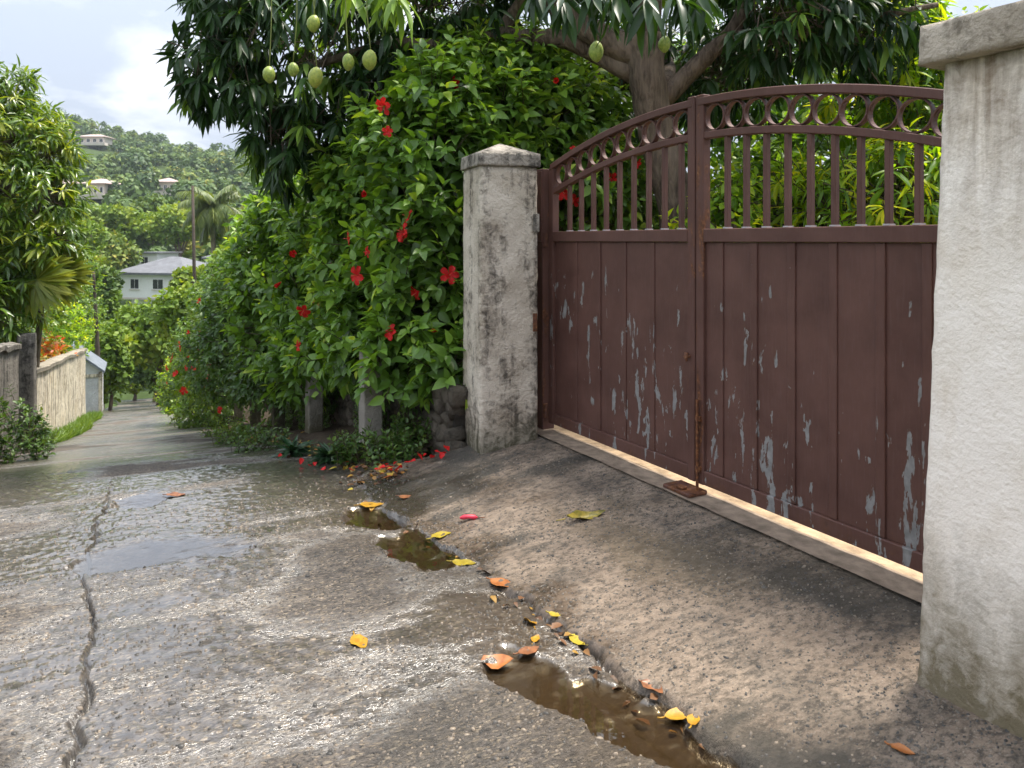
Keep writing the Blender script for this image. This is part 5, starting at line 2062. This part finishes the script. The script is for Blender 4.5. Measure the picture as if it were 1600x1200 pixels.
# the dense boundary trees at the back of the garden
gshrub('tall dark tree mass closing the garden behind the mango tree', 1.2, 12.5,
       [((.2, 12.5, .6), (2.2, .9, 2.0)), ((3.2, 12.8, .6), (2.0, .9, 1.9)), ((5.6, 12.4, .6), (2.0, 1.0, 2.0)), ((2.0, 13.0, 2.6), (2.4, .9, 1.1)), ((5.2, 12.8, 2.6), (2.2, .9, 1.0))],
       1500, 8, .26, 'hib', 40, T_OVATE3, 37, name='boundary_tree', cat='tree')
gshrub('bright leafy tree behind the white pillar at the garden corner', 6.6, 9.6,
       [((6.3, 9.8, 1.9), (1.1, .9, 1.1)), ((7.6, 9.4, 1.6), (1.3, 1.0, 1.4)), ((5.6, 10.2, .8), (1.0, .9, 1.1)), ((6.6, 9.8, .2), (1.4, .8, 1.2))],
       800, 9, .18, 'hib_bright', 60, T_OVATE3, 38, name='corner_tree', cat='tree')
gshrub('dark tree behind the hibiscus shrub over the grey pillar', -.9, 11.0,
       [((-1.2, 11, .6), (1.3, .9, 1.6)), ((-2.6, 11.6, .0), (1.3, .9, 1.5)), ((-.2, 11, 1.6), (1.2, .8, 1.0))], 700, 8, .2, 'vine', 20, T_OVATE3, 39, name='boundary_tree', cat='tree')

# garden floor
gpv = [gp(-4, .03, -1.56), gp(5, .03, -1.56), gp(5, 9, -1.5), gp(-4, 9, -1.5)]
gpv = [gp(-1.2, .35, 0), gp(6, .35, 0), gp(6, 9, 0), gp(-3, 9, 0)]
me = bpy.data.meshes.new('garden_soil'); me.from_pydata([(p[0], p[1], -1.53) for p in gpv], [], [(0, 1, 2, 3)]); me.materials.append(M['garden_soil'])
tag(link('garden_ground', me), kind='structure')


# ------------------------------------------------------------------ left bank: tree, palm, croton
def lane_tree():
    c = at(20, 330, 13.0)
    base = (c[0] - .8, 13.2, float(terrain_z(np.array(c[0] - .8), np.array(13.2))))
    root = thing('lane_tree', 'big bright green tree with strap leaves overhanging the wall on the lane', 'tree', base)
    b = np.array(base)
    lobes = lobes_px([(-30, 190, 13.0, 1.0, 1.0, .9), (30, 215, 13.0, .75, .9, .7), (75, 240, 13.0, .45, .6, .45), (0, 300, 12.8, 1.0, 1.0, .9), (70, 310, 12.8, .55, .7, .55),
                      (30, 380, 12.8, .9, .9, .6), (95, 370, 12.8, .32, .5, .3), (-60, 420, 12.6, 1.0, 1.0, 1.0), (-5, 440, 12.4, .6, .8, .55), (-120, 250, 13, 1.3, 1.2, 1.4), (5, 140, 13.2, .45, .6, .45),
                      (-10, 490, 12.2, .6, .8, .45)])
    rng = np.random.default_rng(88)
    P, D = sample_lobes(lobes, 1500, (.6, 1.04), rng, cull=.55)
    lv, tw = whorls(P, D, 10, .26, rng, droop=.45, cgain=.85)
    plant(root, lv, T_LANCE3, M['left_tree'], 220, base, mass_name='crown')
    cs = np.array([l[0] for l in lobes])
    k = np.argmin(((P[:, None] - cs[None]) ** 2).sum(-1), 1)
    dv = P - cs[k]
    twigs_mesh(root, P - dv * .5, unit(dv), np.linalg.norm(dv, axis=1) * .6, base, .007, M['bark'], .7)
    stems(root, base, [[base, b + np.array([.1, 0, 1.2]), at(20, 400, 13), at(10, 250, 13)], [at(20, 430, 13), at(50, 350, 13), at(70, 270, 13)],
                       [at(20, 430, 13), at(-40, 330, 13), at(-60, 220, 13)]], [.16, .08, .09], M['bark'], 'limb')
    return root


lane_tree()


def fan_palm():
    c = at(66, 432, 12.8)
    base = (c[0] - .55, c[1] + .5, float(terrain_z(np.array(c[0] - .55), np.array(c[1] + .5))))
    root = thing('fan_palm', 'yellow-green fan palm under the lane tree on the bank', 'palm', base)
    b = np.array(base)
    stems(root, base, [[base, b * .5 + c * .5, c + np.array([0, 0, -.4])]], [.09], M['bark_pale'], 'trunk')
    rng = np.random.default_rng(3)
    for f, (ang, el_, yaw) in enumerate(((0.15, .25, .2), (2.2, .3, -.3), (1.2, .7, .5), (-.6, .0, .1))):
        n = 34
        hub = c + np.array([math.cos(ang) * .25, -.15 * f, .12 * math.sin(ang) + .05])
        a = np.linspace(-1.9, 1.9, n) + ang
        d = unit(np.stack([np.cos(a), np.full(n, -.35 + .2 * yaw), np.sin(a) * .8 - .12 * np.abs(a - ang)], -1))
        lv = Leaves()
        lv.add(np.tile(hub, (n, 1)), rot_frames(d, np.tile(np.array([0., -1, .3]), (n, 1)) + rng.normal(size=(n, 3)) * .25), .66 * rng.uniform(.85, 1.05, n), rng.random(n))
        P, R, S, C = lv.arrays()
        o = link('frond', leaf_mesh('frond', P - b, R, S, C, T_LANCE3, M['fan']), root)
    return root


fan_palm()


def bank_shrub(name, label, lob, n, L, mat, nparts, seed, cat='shrub', nl=8, tmpl=T_OVATE3):
    lobes = lobes_px(lob)
    c = lobes[0][0]
    base = (c[0], c[1], float(terrain_z(np.array(c[0]), np.array(c[1]))))
    rng = np.random.default_rng(seed)
    root = thing(name, label, cat, base, 0)
    P, D = sample_lobes(lobes, n, (.5, 1.03), rng, cull=.5)
    lv, tw = shoots(P, D, nl, L, L * 1.9, rng, lift=.4, droop=.15)
    plant(root, lv, tmpl, M[mat], nparts, base, hi=T_OVATE if nparts else None)
    twigs_mesh(root, tw[0], tw[1], tw[2], base, .006, keep=.4)
    stems(root, base, [[base, np.array(base) * .5 + np.array(c) * .5 + np.array([.05, 0, 0]), tuple(c)]], [.05], M['bark'])
    return root


bank_shrub('croton', 'croton with orange and red leaves behind the blackened post', [(62, 545, 18.5, .36, .4, .38), (52, 565, 17.5, .3, .4, .4), (80, 555, 19.5, .26, .4, .26)], 120, .22, 'croton', 60, 51)
bank_shrub('bank_shrub', 'yellow-green shrub spilling over the cream wall', [(95, 510, 22.5, .7, .8, .7), (112, 540, 26, .6, .8, .5), (75, 500, 20, .65, .7, .6), (122, 505, 29, .7, .8, .6)], 420, .14, 'yellow_leaf', 40, 52)
bank_shrub('bank_shrub', 'deep green leafy shrub under the lane tree', [(20, 500, 15.6, .7, .7, .6), (50, 485, 18, .75, .8, .6), (100, 470, 24, .9, .9, .85), (10, 530, 14.5, .55, .6, .4)], 420, .16, 'left_tree', 40, 53)
bank_shrub('bank_shrub', 'mid green bush above the roof of the small grey hut', [(118, 470, 31, 1.1, 1.1, 1.2), (136, 505, 34, 1.0, 1.1, 1.0), (125, 425, 33, 1.0, 1.1, 1.1)], 420, .17, 'hib_bright', 0, 54)


# ------------------------------------------------------------------ trees of the valley
def tuft_crown(lobes, n, size, rng, inner=.35):
    P, D = sample_lobes(lobes, n, (.62, 1.05), rng, cull=.5)
    m = len(P)
    d = unit(D * .5 + rng.normal(size=(m, 3)) * .7 + np.array([0, 0, .1]))
    R = rot_frames(d, unit(D + np.array([0, 0, .8]) + rng.normal(size=(m, 3)) * .4))
    S = size * rng.uniform(.6, 1.3, m)
    # leaf tone varies at random from clump to clump
    cl = vnoise(P[:, 0] / (size * 4) + P[:, 1] * .31, P[:, 2] / (size * 4), 3)
    C = np.clip(.15 + .7 * cl + rng.normal(size=m) * .13, 0, 1)
    return P, R, S, C


def valley_tree(label, px, py, Y, rx, rz, n, size, mat, seed, name='valley_tree', group='trees of the valley', nl=6, squash=.85):
    rng = np.random.default_rng(seed)
    c = at(px, py, Y)
    gzz = float(terrain_z(np.array(c[0]), np.array(c[1])))
    base = (c[0], c[1], min(gzz, c[2] - rz))
    root = thing(name, label, 'tree', base, 0, group)
    lobes = [(c, (rx * .75, rx * .75, rz * .8))]
    for k in range(nl):
        a = k * 6.283 / nl + rng.uniform(-.4, .4)
        e = rng.uniform(-.5, .7)
        p = c + np.array([math.cos(a) * rx * .6, math.sin(a) * rx * .6, e * rz * .75])
        q = rng.uniform(.32, .5)
        lobes.append((p, (rx * q, rx * q, rz * q * squash)))
    P, R, S, C = tuft_crown(lobes, n, size, rng)
    o = link('crown', leaf_mesh('crown', P - np.array(base), R, S, C, T_TUFT, M[mat]), root)
    o['kind'] = 'stuff'
    stems(root, base, [[base, np.array(base) * .6 + c * .4 + np.array([.1 * rx, 0, 0]), tuple(c)]] + [[tuple(np.array(base) * .5 + c * .5), tuple(l[0])] for l in lobes[1:4]],
          [rx * .09] + [rx * .04] * 3, M['bark'], 'trunk')
    return root


valley_tree('rounded bright green tree in front of the white house', 248, 520, 42, 2.3, 2.3, 3600, .30, 'midtree', 101)
valley_tree('bright tree joining the rounded tree on its lane side', 285, 490, 36, 1.5, 2.0, 1800, .26, 'midtree', 102)
valley_tree('leafy bush at the left road edge past the small hut', 171, 562, 38, 1.2, 2.5, 2800, .26, 'midtree', 103)
valley_tree('dark shady tree over the end of the lane', 240, 562, 50, 1.7, 2.5, 2200, .28, 'forest', 104)
valley_tree('low bush at the bend of the lane', 208, 592, 53, 1.7, 1.2, 1600, .22, 'midtree', 105)
valley_tree('slender tree between the leaning pole and the white house', 160, 490, 60, 1.5, 2.6, 2200, .36, 'midtree', 106)
valley_tree('round tree just left of the white house', 172, 400, 92, 3.6, 3.6, 1900, .55, 'forest', 107)
valley_tree('spreading tree above the white house roof', 228, 355, 120, 5.0, 3.0, 1900, .65, 'midtree', 108)
valley_tree('tree with a broad crown left of the spreading tree', 165, 350, 118, 4.6, 3.6, 1900, .65, 'midtree', 109)
valley_tree('dark tree behind the coconut palm', 370, 360, 100, 4.2, 4.5, 1900, .6, 'forest', 110)
valley_tree('yellowish tree beside the tall slim pole', 278, 350, 105, 4.2, 3.4, 1900, .6, 'midtree', 111)
valley_tree('tree partly covering the white house on its lane side', 300, 440, 66, 1.8, 1.6, 1800, .4, 'midtree', 112)
valley_tree('tree behind the roof of the grey hut', 140, 440, 55, 2.2, 2.4, 1800, .4, 'forest', 113)
valley_tree('small tree under the white house wall', 180, 500, 74, 1.8, 1.6, 1500, .4, 'forest', 114)
valley_tree('olive-green tree low on the hillside left of the pole', 240, 330, 130, 4.6, 3.6, 1700, .7, 'forest', 115)
valley_tree('pale tree on the slope above the hut', 120, 385, 80, 3.2, 3.2, 1700, .5, 'midtree', 116)
valley_tree('tree filling the gap right of the coconut palm', 390, 400, 60, 2.6, 2.6, 1700, .42, 'midtree', 117)
valley_tree('leafy crown behind the dark creeper bush of the hedge', 360, 420, 48, 1.8, 1.8, 1500, .32, 'midtree', 118)


def coconut_palm():
    c = at(331, 325, 58)
    gzz = float(terrain_z(np.array(c[0]), np.array(c[1])))
    base = (c[0] + .2, c[1], min(gzz, -9.0))
    root = thing('coconut_palm', 'coconut palm with drooping fronds on a slim pale trunk', 'palm', base)
    b = np.array(base)
    pts = bezier_pts([(0, 0, 0), tuple((c - b) * .5 + np.array([.15, 0, 0])), tuple(c - b)], 6)
    MB().tube(pts, [.26 - .10 * k / (len(pts) - 1) for k in range(len(pts))], 10).build('trunk', M['bark_pale'], root, smooth_shade=True)
    rng = np.random.default_rng(9)
    for k in range(28):
        a = k * 2.4
        e = rng.uniform(-.1, 1.3) if k < 20 else rng.uniform(-.9, -.1)
        L = rng.uniform(2.6, 3.4)
        d0 = np.array([math.cos(a) * math.cos(e), math.sin(a) * math.cos(e), math.sin(e)])
        pts = []
        p = c.copy(); d = d0.copy()
        m = 16
        for i in range(m):
            pts.append(p.copy())
            p = p + d * L / m
            d = unit(d + np.array([0, 0, -.11]))
        pts = np.array(pts)
        lv = Leaves()
        tg = unit(np.gradient(pts, axis=0))
        side = unit(np.cross(tg, np.array([0, 0, 1.])))
        for sgn in (-1, 1):
            for off in (0, .33, .66):
                q = pts[:-1] + (pts[1:] - pts[:-1]) * off
                ld = unit(side[:-1] * sgn * .9 + tg[:-1] * .45 + np.array([0, 0, -.45]) + rng.normal(size=(m - 1, 3)) * .08)
                s = np.linspace(.25, 1, m - 1)
                ll = .85 * np.sin(np.clip(s * 2.7, 0, 3.0)) ** .6 + .15
                lv.add(q, rot_frames(ld, np.tile(np.array([0, 0, 1.]), (m - 1, 1))), ll, rng.random(m - 1))
        P, R, S, C = lv.arrays()
        fr = link('frond', leaf_mesh('frond', P - b, R, S, C, T_BLADE, M['palm']), root)
        MB().tube([tuple(x - b) for x in pts[::3]], .03, 5).build('rib', M['stalk'], fr, smooth_shade=True)
    return root


coconut_palm()


# forest on the hill: reads as one mass
def forest():
    rng = np.random.default_rng(123)
    Vs, Fs, Cs = [], [], []
    off = 0
    tv, tf = T_TUFT
    tv, tf = T_QUAD
    n = 3300
    Yd = 95 + 420 * rng.random(n) ** .8
    pxl = rng.uniform(-400, 720, n)
    X = (pxl - 800) / F * Yd
    keepout = [(72, 118, 290, 356), (112, 185, 285, 350), (52, 128, 150, 208), (126, 176, 140, 203), (240, 278, 180, 240)]
    for i in range(n):
        if any(a < pxl[i] < b_ and y0 < Yd[i] < y1 for (a, b_, y0, y1) in keepout):
            continue
        if 178 < pxl[i] < 330 and Yd[i] < 112:
            continue
        big = rng.random() < .12
        r = rng.uniform(2.0, 4.2) * (1.5 if big else 1.0)
        h = r * rng.uniform(.65, 1.15)
        z = float(terrain_z(np.array(X[i]), np.array(Yd[i])))
        c = np.array([X[i], Yd[i], z + h * rng.uniform(.3, .8)])
        m = int(np.clip(170 * 220 / Yd[i], 90, 260) * (1.5 if big else 1.0))
        nlb = 6
        lb = unit(rng.normal(size=(nlb, 3)) + np.array([0, -.2, .4])) * .62
        w_ = rng.integers(0, nlb, m)
        d = unit(rng.normal(size=(m, 3)) + np.array([0, -.3, .35]))
        q = lb[w_] + d * rng.uniform(.38, .52, (m, 1))
        p = c + q * np.array([r, r, h])
        ld = unit(np.cross(d, rng.normal(size=(m, 3))) + d * .25)
        R = rot_frames(ld, d + np.array([0, 0, .5]) + rng.normal(size=(m, 3)) * .45)
        S = np.minimum(r * .40, 1.5) * rng.uniform(.5, 1.3, m)
        cb = np.clip(rng.normal(.38, .30), 0, .97)
        C = np.clip(cb + rng.normal(size=m) * .10, 0, 1)
        W = np.einsum('nij,kj->nki', R, tv - np.array([.5, 0, 0])) * S[:, None, None] + p[:, None]
        k = W.shape[1]
        Vs.append(W.reshape(-1, 3)); Fs.append((tf[None] + (np.arange(m) * k)[:, None, None]).reshape(-1, 4) + off)
        Cs.append(np.repeat(C, k)); off += m * k
    me = np_mesh('hill_forest', np.concatenate(Vs), np.concatenate(Fs), M['forest'], True, dict(rnd=np.concatenate(Cs)))
    tag(link('hill_forest', me), 'dense mixed forest covering the hillside across the valley', 'forest', kind='stuff')


forest()


# ------------------------------------------------------------------ fallen leaves and petals on the road
def fallen_mesh(seed, mat, curl=.25, lance=False, L=1.0):
    rg = random.Random(seed)
    curl = curl * .6
    ss = [0, .12, .3, .5, .7, .88, 1]
    ww = [.01, .17, .27, .29, .22, .11, .003] if not lance else [.01, .07, .12, .13, .11, .06, .003]
    V = []; Fq = []
    bend = rg.uniform(-.5, .5)
    for s, w in zip(ss, ww):
        cx = s - .5
        yy = bend * .2 * math.sin(s * 3)
        for q in (-1, -.5, 0, .5, 1):
            z = curl * (cx * cx) * 1.3 + curl * 1.4 * (abs(q) * w) * (1 + .5 * math.sin(s * 7 + seed)) + .02 * math.sin(s * 20 + q * 3 + seed)
            V.append((cx, w * q + yy + rg.uniform(-.012, .012), z))
    for i in range(len(ss) - 1):
        for j in range(4):
            a = i * 5 + j
            Fq.append((a, a + 5, a + 6, a + 1))
    V = np.array(V); V[:, 2] -= V[:, 2].min()
    n = len(V)
    V2 = np.concatenate([V, V + np.array([0, 0, .008])])
    Fq = np.array(Fq)
    Fa = np.concatenate([Fq[:, ::-1], Fq + n])
    return np_mesh('blade', V2, Fa, mat)


def fallen(px, py, Lpx, rotz, mat, label, curl=.25, lance=False, seed=0, tilt=(0, 0), float_=None, two=None):
    g = ground_hit(px, py)
    u, v = xy2uv(g[0], g[1])
    z = g[2] - .001
    for (nm, pu, pv, a, b_, dep, shear, bmp) in PUDDLES:
        if ((u - pu) / a) ** 2 + ((v - pv - shear * (u - pu)) / b_) ** 2 < 1.3:
            z = max(z, puddle_level(nm) + .002)
    z += .003
    L = Lpx / F * g[1]
    root = thing('fallen_leaf', label, 'leaf', (g[0], g[1], z), rotz, 'fallen leaves on the wet concrete')
    o = link('blade', fallen_mesh(seed, M[mat], curl, lance), root)
    o.scale = (L, L, L); o.rotation_euler = (tilt[0], tilt[1], 0)
    mb = MB().tube([(-.5 * L, 0, .05 * L), (-.62 * L, .02 * L, .03 * L), (-.72 * L, .05 * L, .004)], .003, 5)
    mb.build('stalk', M[mat], root, smooth_shade=True)
    return root


fallen(580, 791, 38, .1, 'dl_yellow', 'yellow leaf floating in the small dark puddle near the hedge', .2, seed=1)
fallen(690, 839, 36, .6, 'dl_lime', 'lime-yellow leaf lying below the leaf in the small dark puddle', .25, seed=2)
fallen(725, 881, 40, -.2, 'dl_lime', 'yellow-green leaf with a brown tip beside the orange-brown leaf', .2, seed=3)
fallen(785, 914, 46, -.6, 'dl_orange', 'orange-brown leaf at the upper end of the gutter crack', .25, seed=4)
fallen(827, 974, 34, 2.0, 'dl_yellow', 'yellow leaf standing up just above the gutter puddle', .35, seed=5, tilt=(.5, .2))
fallen(838, 1000, 24, 1.2, 'dl_yellow', 'small amber leaf under the upright yellow leaf', .3, seed=6)
fallen(826, 1018, 38, .5, 'dl_brown', 'wet brown leaf at the head of the gutter puddle', .15, seed=7)
fallen(776, 1041, 52, .15, 'dl_orange', 'curled orange leaf on the rim of the gutter puddle', .55, seed=8, tilt=(.2, 0))
fallen(562, 1006, 46, -1.0, 'dl_yellow', 'broad yellow leaf alone on the wet road', .12, seed=9)
fallen(1062, 1132, 50, .2, 'dl_yellow', 'yellow leaf in the lower end of the gutter puddle', .3, seed=10)
fallen(1410, 1176, 36, -.7, 'dl_orange', 'small rust-orange leaf near the foot of the white pillar', .3, seed=11)
fallen(914, 810, 66, .35, 'dl_olive', 'long curled olive leaf on the apron before the gate', .75, True, seed=12, tilt=(.4, 0))
fallen(905, 1003, 40, -.9, 'dl_lime', 'yellow leaf wedged in the gutter crack beside the puddle', .2, seed=13)
fallen(868, 962, 24, -.5, 'dl_lime', 'small yellow scrap in the gutter crack above the puddle', .2, seed=14)
fallen(1018, 1078, 44, -.9, 'dl_brown', 'dark brown leaf stuck in the gutter crack at the puddle edge', .4, seed=15)
fallen(635, 778, 26, -.3, 'dl_brown', 'brown leaf right of the yellow leaf in the small dark puddle', .2, seed=16)
fallen(1084, 1128, 34, 1.1, 'dl_yellow', 'second yellow leaf overlapping the one at the lower puddle end', .35, seed=17)
fallen(275, 776, 30, .0, 'dl_brown', 'lone brown leaf near the wet wheel track up the lane', .2, seed=18)
# hibiscus bud
g = ground_hit(733, 813)
bud = thing('fallen_bud', 'pink-red closed hibiscus bud lying on the wet apron edge', 'flower', (g[0], g[1], g[2] + .014), .15)
MB().tube([(-.055, 0, 0), (-.03, .0, .004), (.0, .004, .004), (.03, -.002, .002), (.05, .0, -.003)], [.006, .014, .011, .015, .004], 8, jit=.2).build('petals', M['dl_pink'], bud, smooth_shade=True)
MB().tube([(.05, .0, -.003), (.10, .004, -.006), (.125, .0, -.006)], [.003, .0025, .006], 6).build('stalk', M['dl_brown'], bud, smooth_shade=True)

# petals drifted along the hedge foot
def petal_mesh(seed):
    rg = random.Random(seed)
    V, Fq = leaf_template([0, .3, .65, .9, 1.0], [.05, .28, .42, .34, .12], .5, -.3, .05)
    V = V + np.array([[rg.uniform(-.05, .05) for _ in range(3)] for _ in V])
    V = V - np.array([.5, 0, V[:, 2].min()])
    return np_mesh('petal', V, Fq, M['petal'])


PET = [petal_mesh(k) for k in range(4)]
rg = random.Random(12)
spots = [(597, 738), (604, 733), (612, 738), (618, 731), (626, 738), (636, 730), (645, 727), (655, 722), (664, 719), (674, 722), (684, 714), (692, 716), (698, 709), (690, 720),
         (590, 741), (549, 742), (556, 738), (543, 730), (484, 735), (492, 732), (505, 740), (437, 718), (470, 728), (622, 741), (608, 741)]
for i, (px, py) in enumerate(spots):
    g = ground_hit(px, py)
    o = link('fallen_petal', PET[i % 4])
    o.location = (g[0], g[1], g[2] + .03)
    s = rg.uniform(.035, .06)
    o.scale = (s, s, s)
    o.rotation_euler = (rg.uniform(-.5, .5), rg.uniform(-.5, .5), rg.uniform(0, 6.3))
    tag(o, 'crumpled red hibiscus petal drifted along the foot of the hedge', 'petal', 'red petals drifted along the hedge foot')


def litter():
    rng = np.random.default_rng(17)
    n = 900
    u = 5.2 + 14 * rng.random(n) ** 1.4
    v = 1.62 - np.abs(rng.normal(size=n)) * .14 + .15 * rng.random(n)
    m = 60
    u[:m] = rng.uniform(1.5, 4.9, m); v[:m] = gutter_v(u[:m]) - np.abs(rng.normal(size=m)) * .07
    x, y = uv2xy(u, v)
    P = np.stack([x, y, ground_z(u, v) + .012], -1)
    a = rng.random(n) * 6.28
    d = np.stack([np.cos(a), np.sin(a), rng.normal(size=n) * .15], -1)
    R = rot_frames(d, np.array([0, 0, 1.]) + rng.normal(size=(n, 3)) * .35)
    t = NT('leaf_litter')
    col = t.ramp(t.attr('rnd'), [(0, (.05, .025, .012)), (.4, (.14, .06, .02)), (.65, (.30, .17, .02)), (.85, (.42, .32, .03)), (1, (.35, .03, .02))])
    t.bsdf(col, .6)
    cc = rng.random(n); cc[:60] *= .62
    me = leaf_mesh('leaf_litter', P, R, rng.uniform(.03, .075, n), cc, T_OVATE3, t.m)
    tag(link('leaf_litter', me), 'brown and yellow leaf litter strewn along the hedge foot', 'leaf litter', kind='stuff')


litter()


# exposed stone flakes and loose chips in the worn concrete
def aggregate():
    rng = np.random.default_rng(41)
    n = 90000
    u = .4 + 6.2 * rng.random(n) ** 1.25; v = rng.uniform(-1.9, 2.95, n)
    gv = gutter_v(u)
    dens = fbm(u * 2.2, v * 1.3, 4, 12) * 1.5 - .28 + .15 * np.exp(-((v - gv) / .25) ** 2)
    dens = dens * smooth(6.8, 3.2, u)
    x, y = uv2xy(u, v)
    gt_, gn_ = gate_coords(x, y)
    px, py = 800 + F * x / np.maximum(y, .2), HORIZON + F * 1.6 / np.maximum(y, .2)
    keep = (rng.random(n) < dens) & (gn_ < -.19) & (px > -250) & (px < 1750) & (y > 1.2)
    z, mk = ground_z(u, v, want_masks=True)
    keep &= (mk['pm'] < .05) & (mk['crk'] < .05) & (mk['crk2'] < .1)
    u, v, x, y, z = u[keep], v[keep], x[keep], y[keep], z[keep]
    n = len(u)
    rim = 6
    a = np.arange(rim) / rim * 6.283
    L = rng.uniform(.003, .0085, n) * (1 + .7 * (rng.random(n) < .06))
    asp = rng.uniform(.35, .8, n)
    H = L * rng.uniform(.10, .28, n)
    jr = rng.uniform(.7, 1.25, (n, rim))
    cv_ = np.cos(a)[None] * L[:, None] * jr; cu_ = np.sin(a)[None] * (L * asp)[:, None] * jr
    th = rng.normal(size=n) * .5
    ca, sa = np.cos(th)[:, None], np.sin(th)[:, None]
    dv = cv_ * ca - cu_ * sa; du = cv_ * sa + cu_ * ca
    X = x[:, None] + RU[0] * du + RV[0] * dv
    Y = y[:, None] + RU[1] * du + RV[1] * dv
    low = np.stack([X, Y, np.broadcast_to((z - .004)[:, None], X.shape)], -1)
    Xm = x[:, None] + (X - x[:, None]) * .72; Ym = y[:, None] + (Y - y[:, None]) * .72
    mid = np.stack([Xm, Ym, (z + .0015 + H)[:, None] + rng.normal(size=X.shape) * (H * .18)[:, None]], -1)
    W = np.concatenate([low, mid], 1)
    fq = np.array([(i, (i + 1) % rim, rim + (i + 1) % rim, rim + i) for i in range(rim)] + [(6, 7, 8, 9), (6, 9, 10, 11)])
    f = (fq[None] + (np.arange(n) * 12)[:, None, None]).reshape(-1, 4)
    t = NT('stone_flake')
    ns = t.noise(t.pos(), 160, 3)
    col = t.ramp(t.attr('rnd'), [(0, (.035, .033, .03)), (.35, (.085, .076, .066)), (.65, (.15, .125, .10)), (.9, (.22, .175, .13)), (1, (.30, .24, .18))])
    col = t.mix(t.ramp(ns, [(.35, .0), (.7, .5)]), col, (.4, .4, .4), 'MULTIPLY')
    t.bsdf(col, .5, None, .5)
    me = np_mesh('stone_flakes', W.reshape(-1, 3), f, t.m, False, dict(rnd=np.repeat(rng.random(n), 12)))
    tag(link('stone_flakes', me), 'exposed stone flakes and grit in the worn concrete', 'gravel', kind='stuff')


aggregate()


# ------------------------------------------------------------------ haze
def haze():
    t = NT('valley_air')
    v = t.n('ShaderNodeVolumePrincipled')
    v.inputs['Color'].default_value = (.80, .88, 1.0, 1)
    v.inputs['Density'].default_value = HAZE_DENSITY
    v.inputs['Anisotropy'].default_value = .2
    t.l(v.outputs[0], t.out.inputs['Volume'])
    mb = MB().box(-910, 910, -910, 910, -150, 100)
    o = mb.build('haze', t.m)
    tag(o, 'pale blue haze in the valley air', 'haze', kind='stuff')


HAZE_DENSITY = .00022
haze()
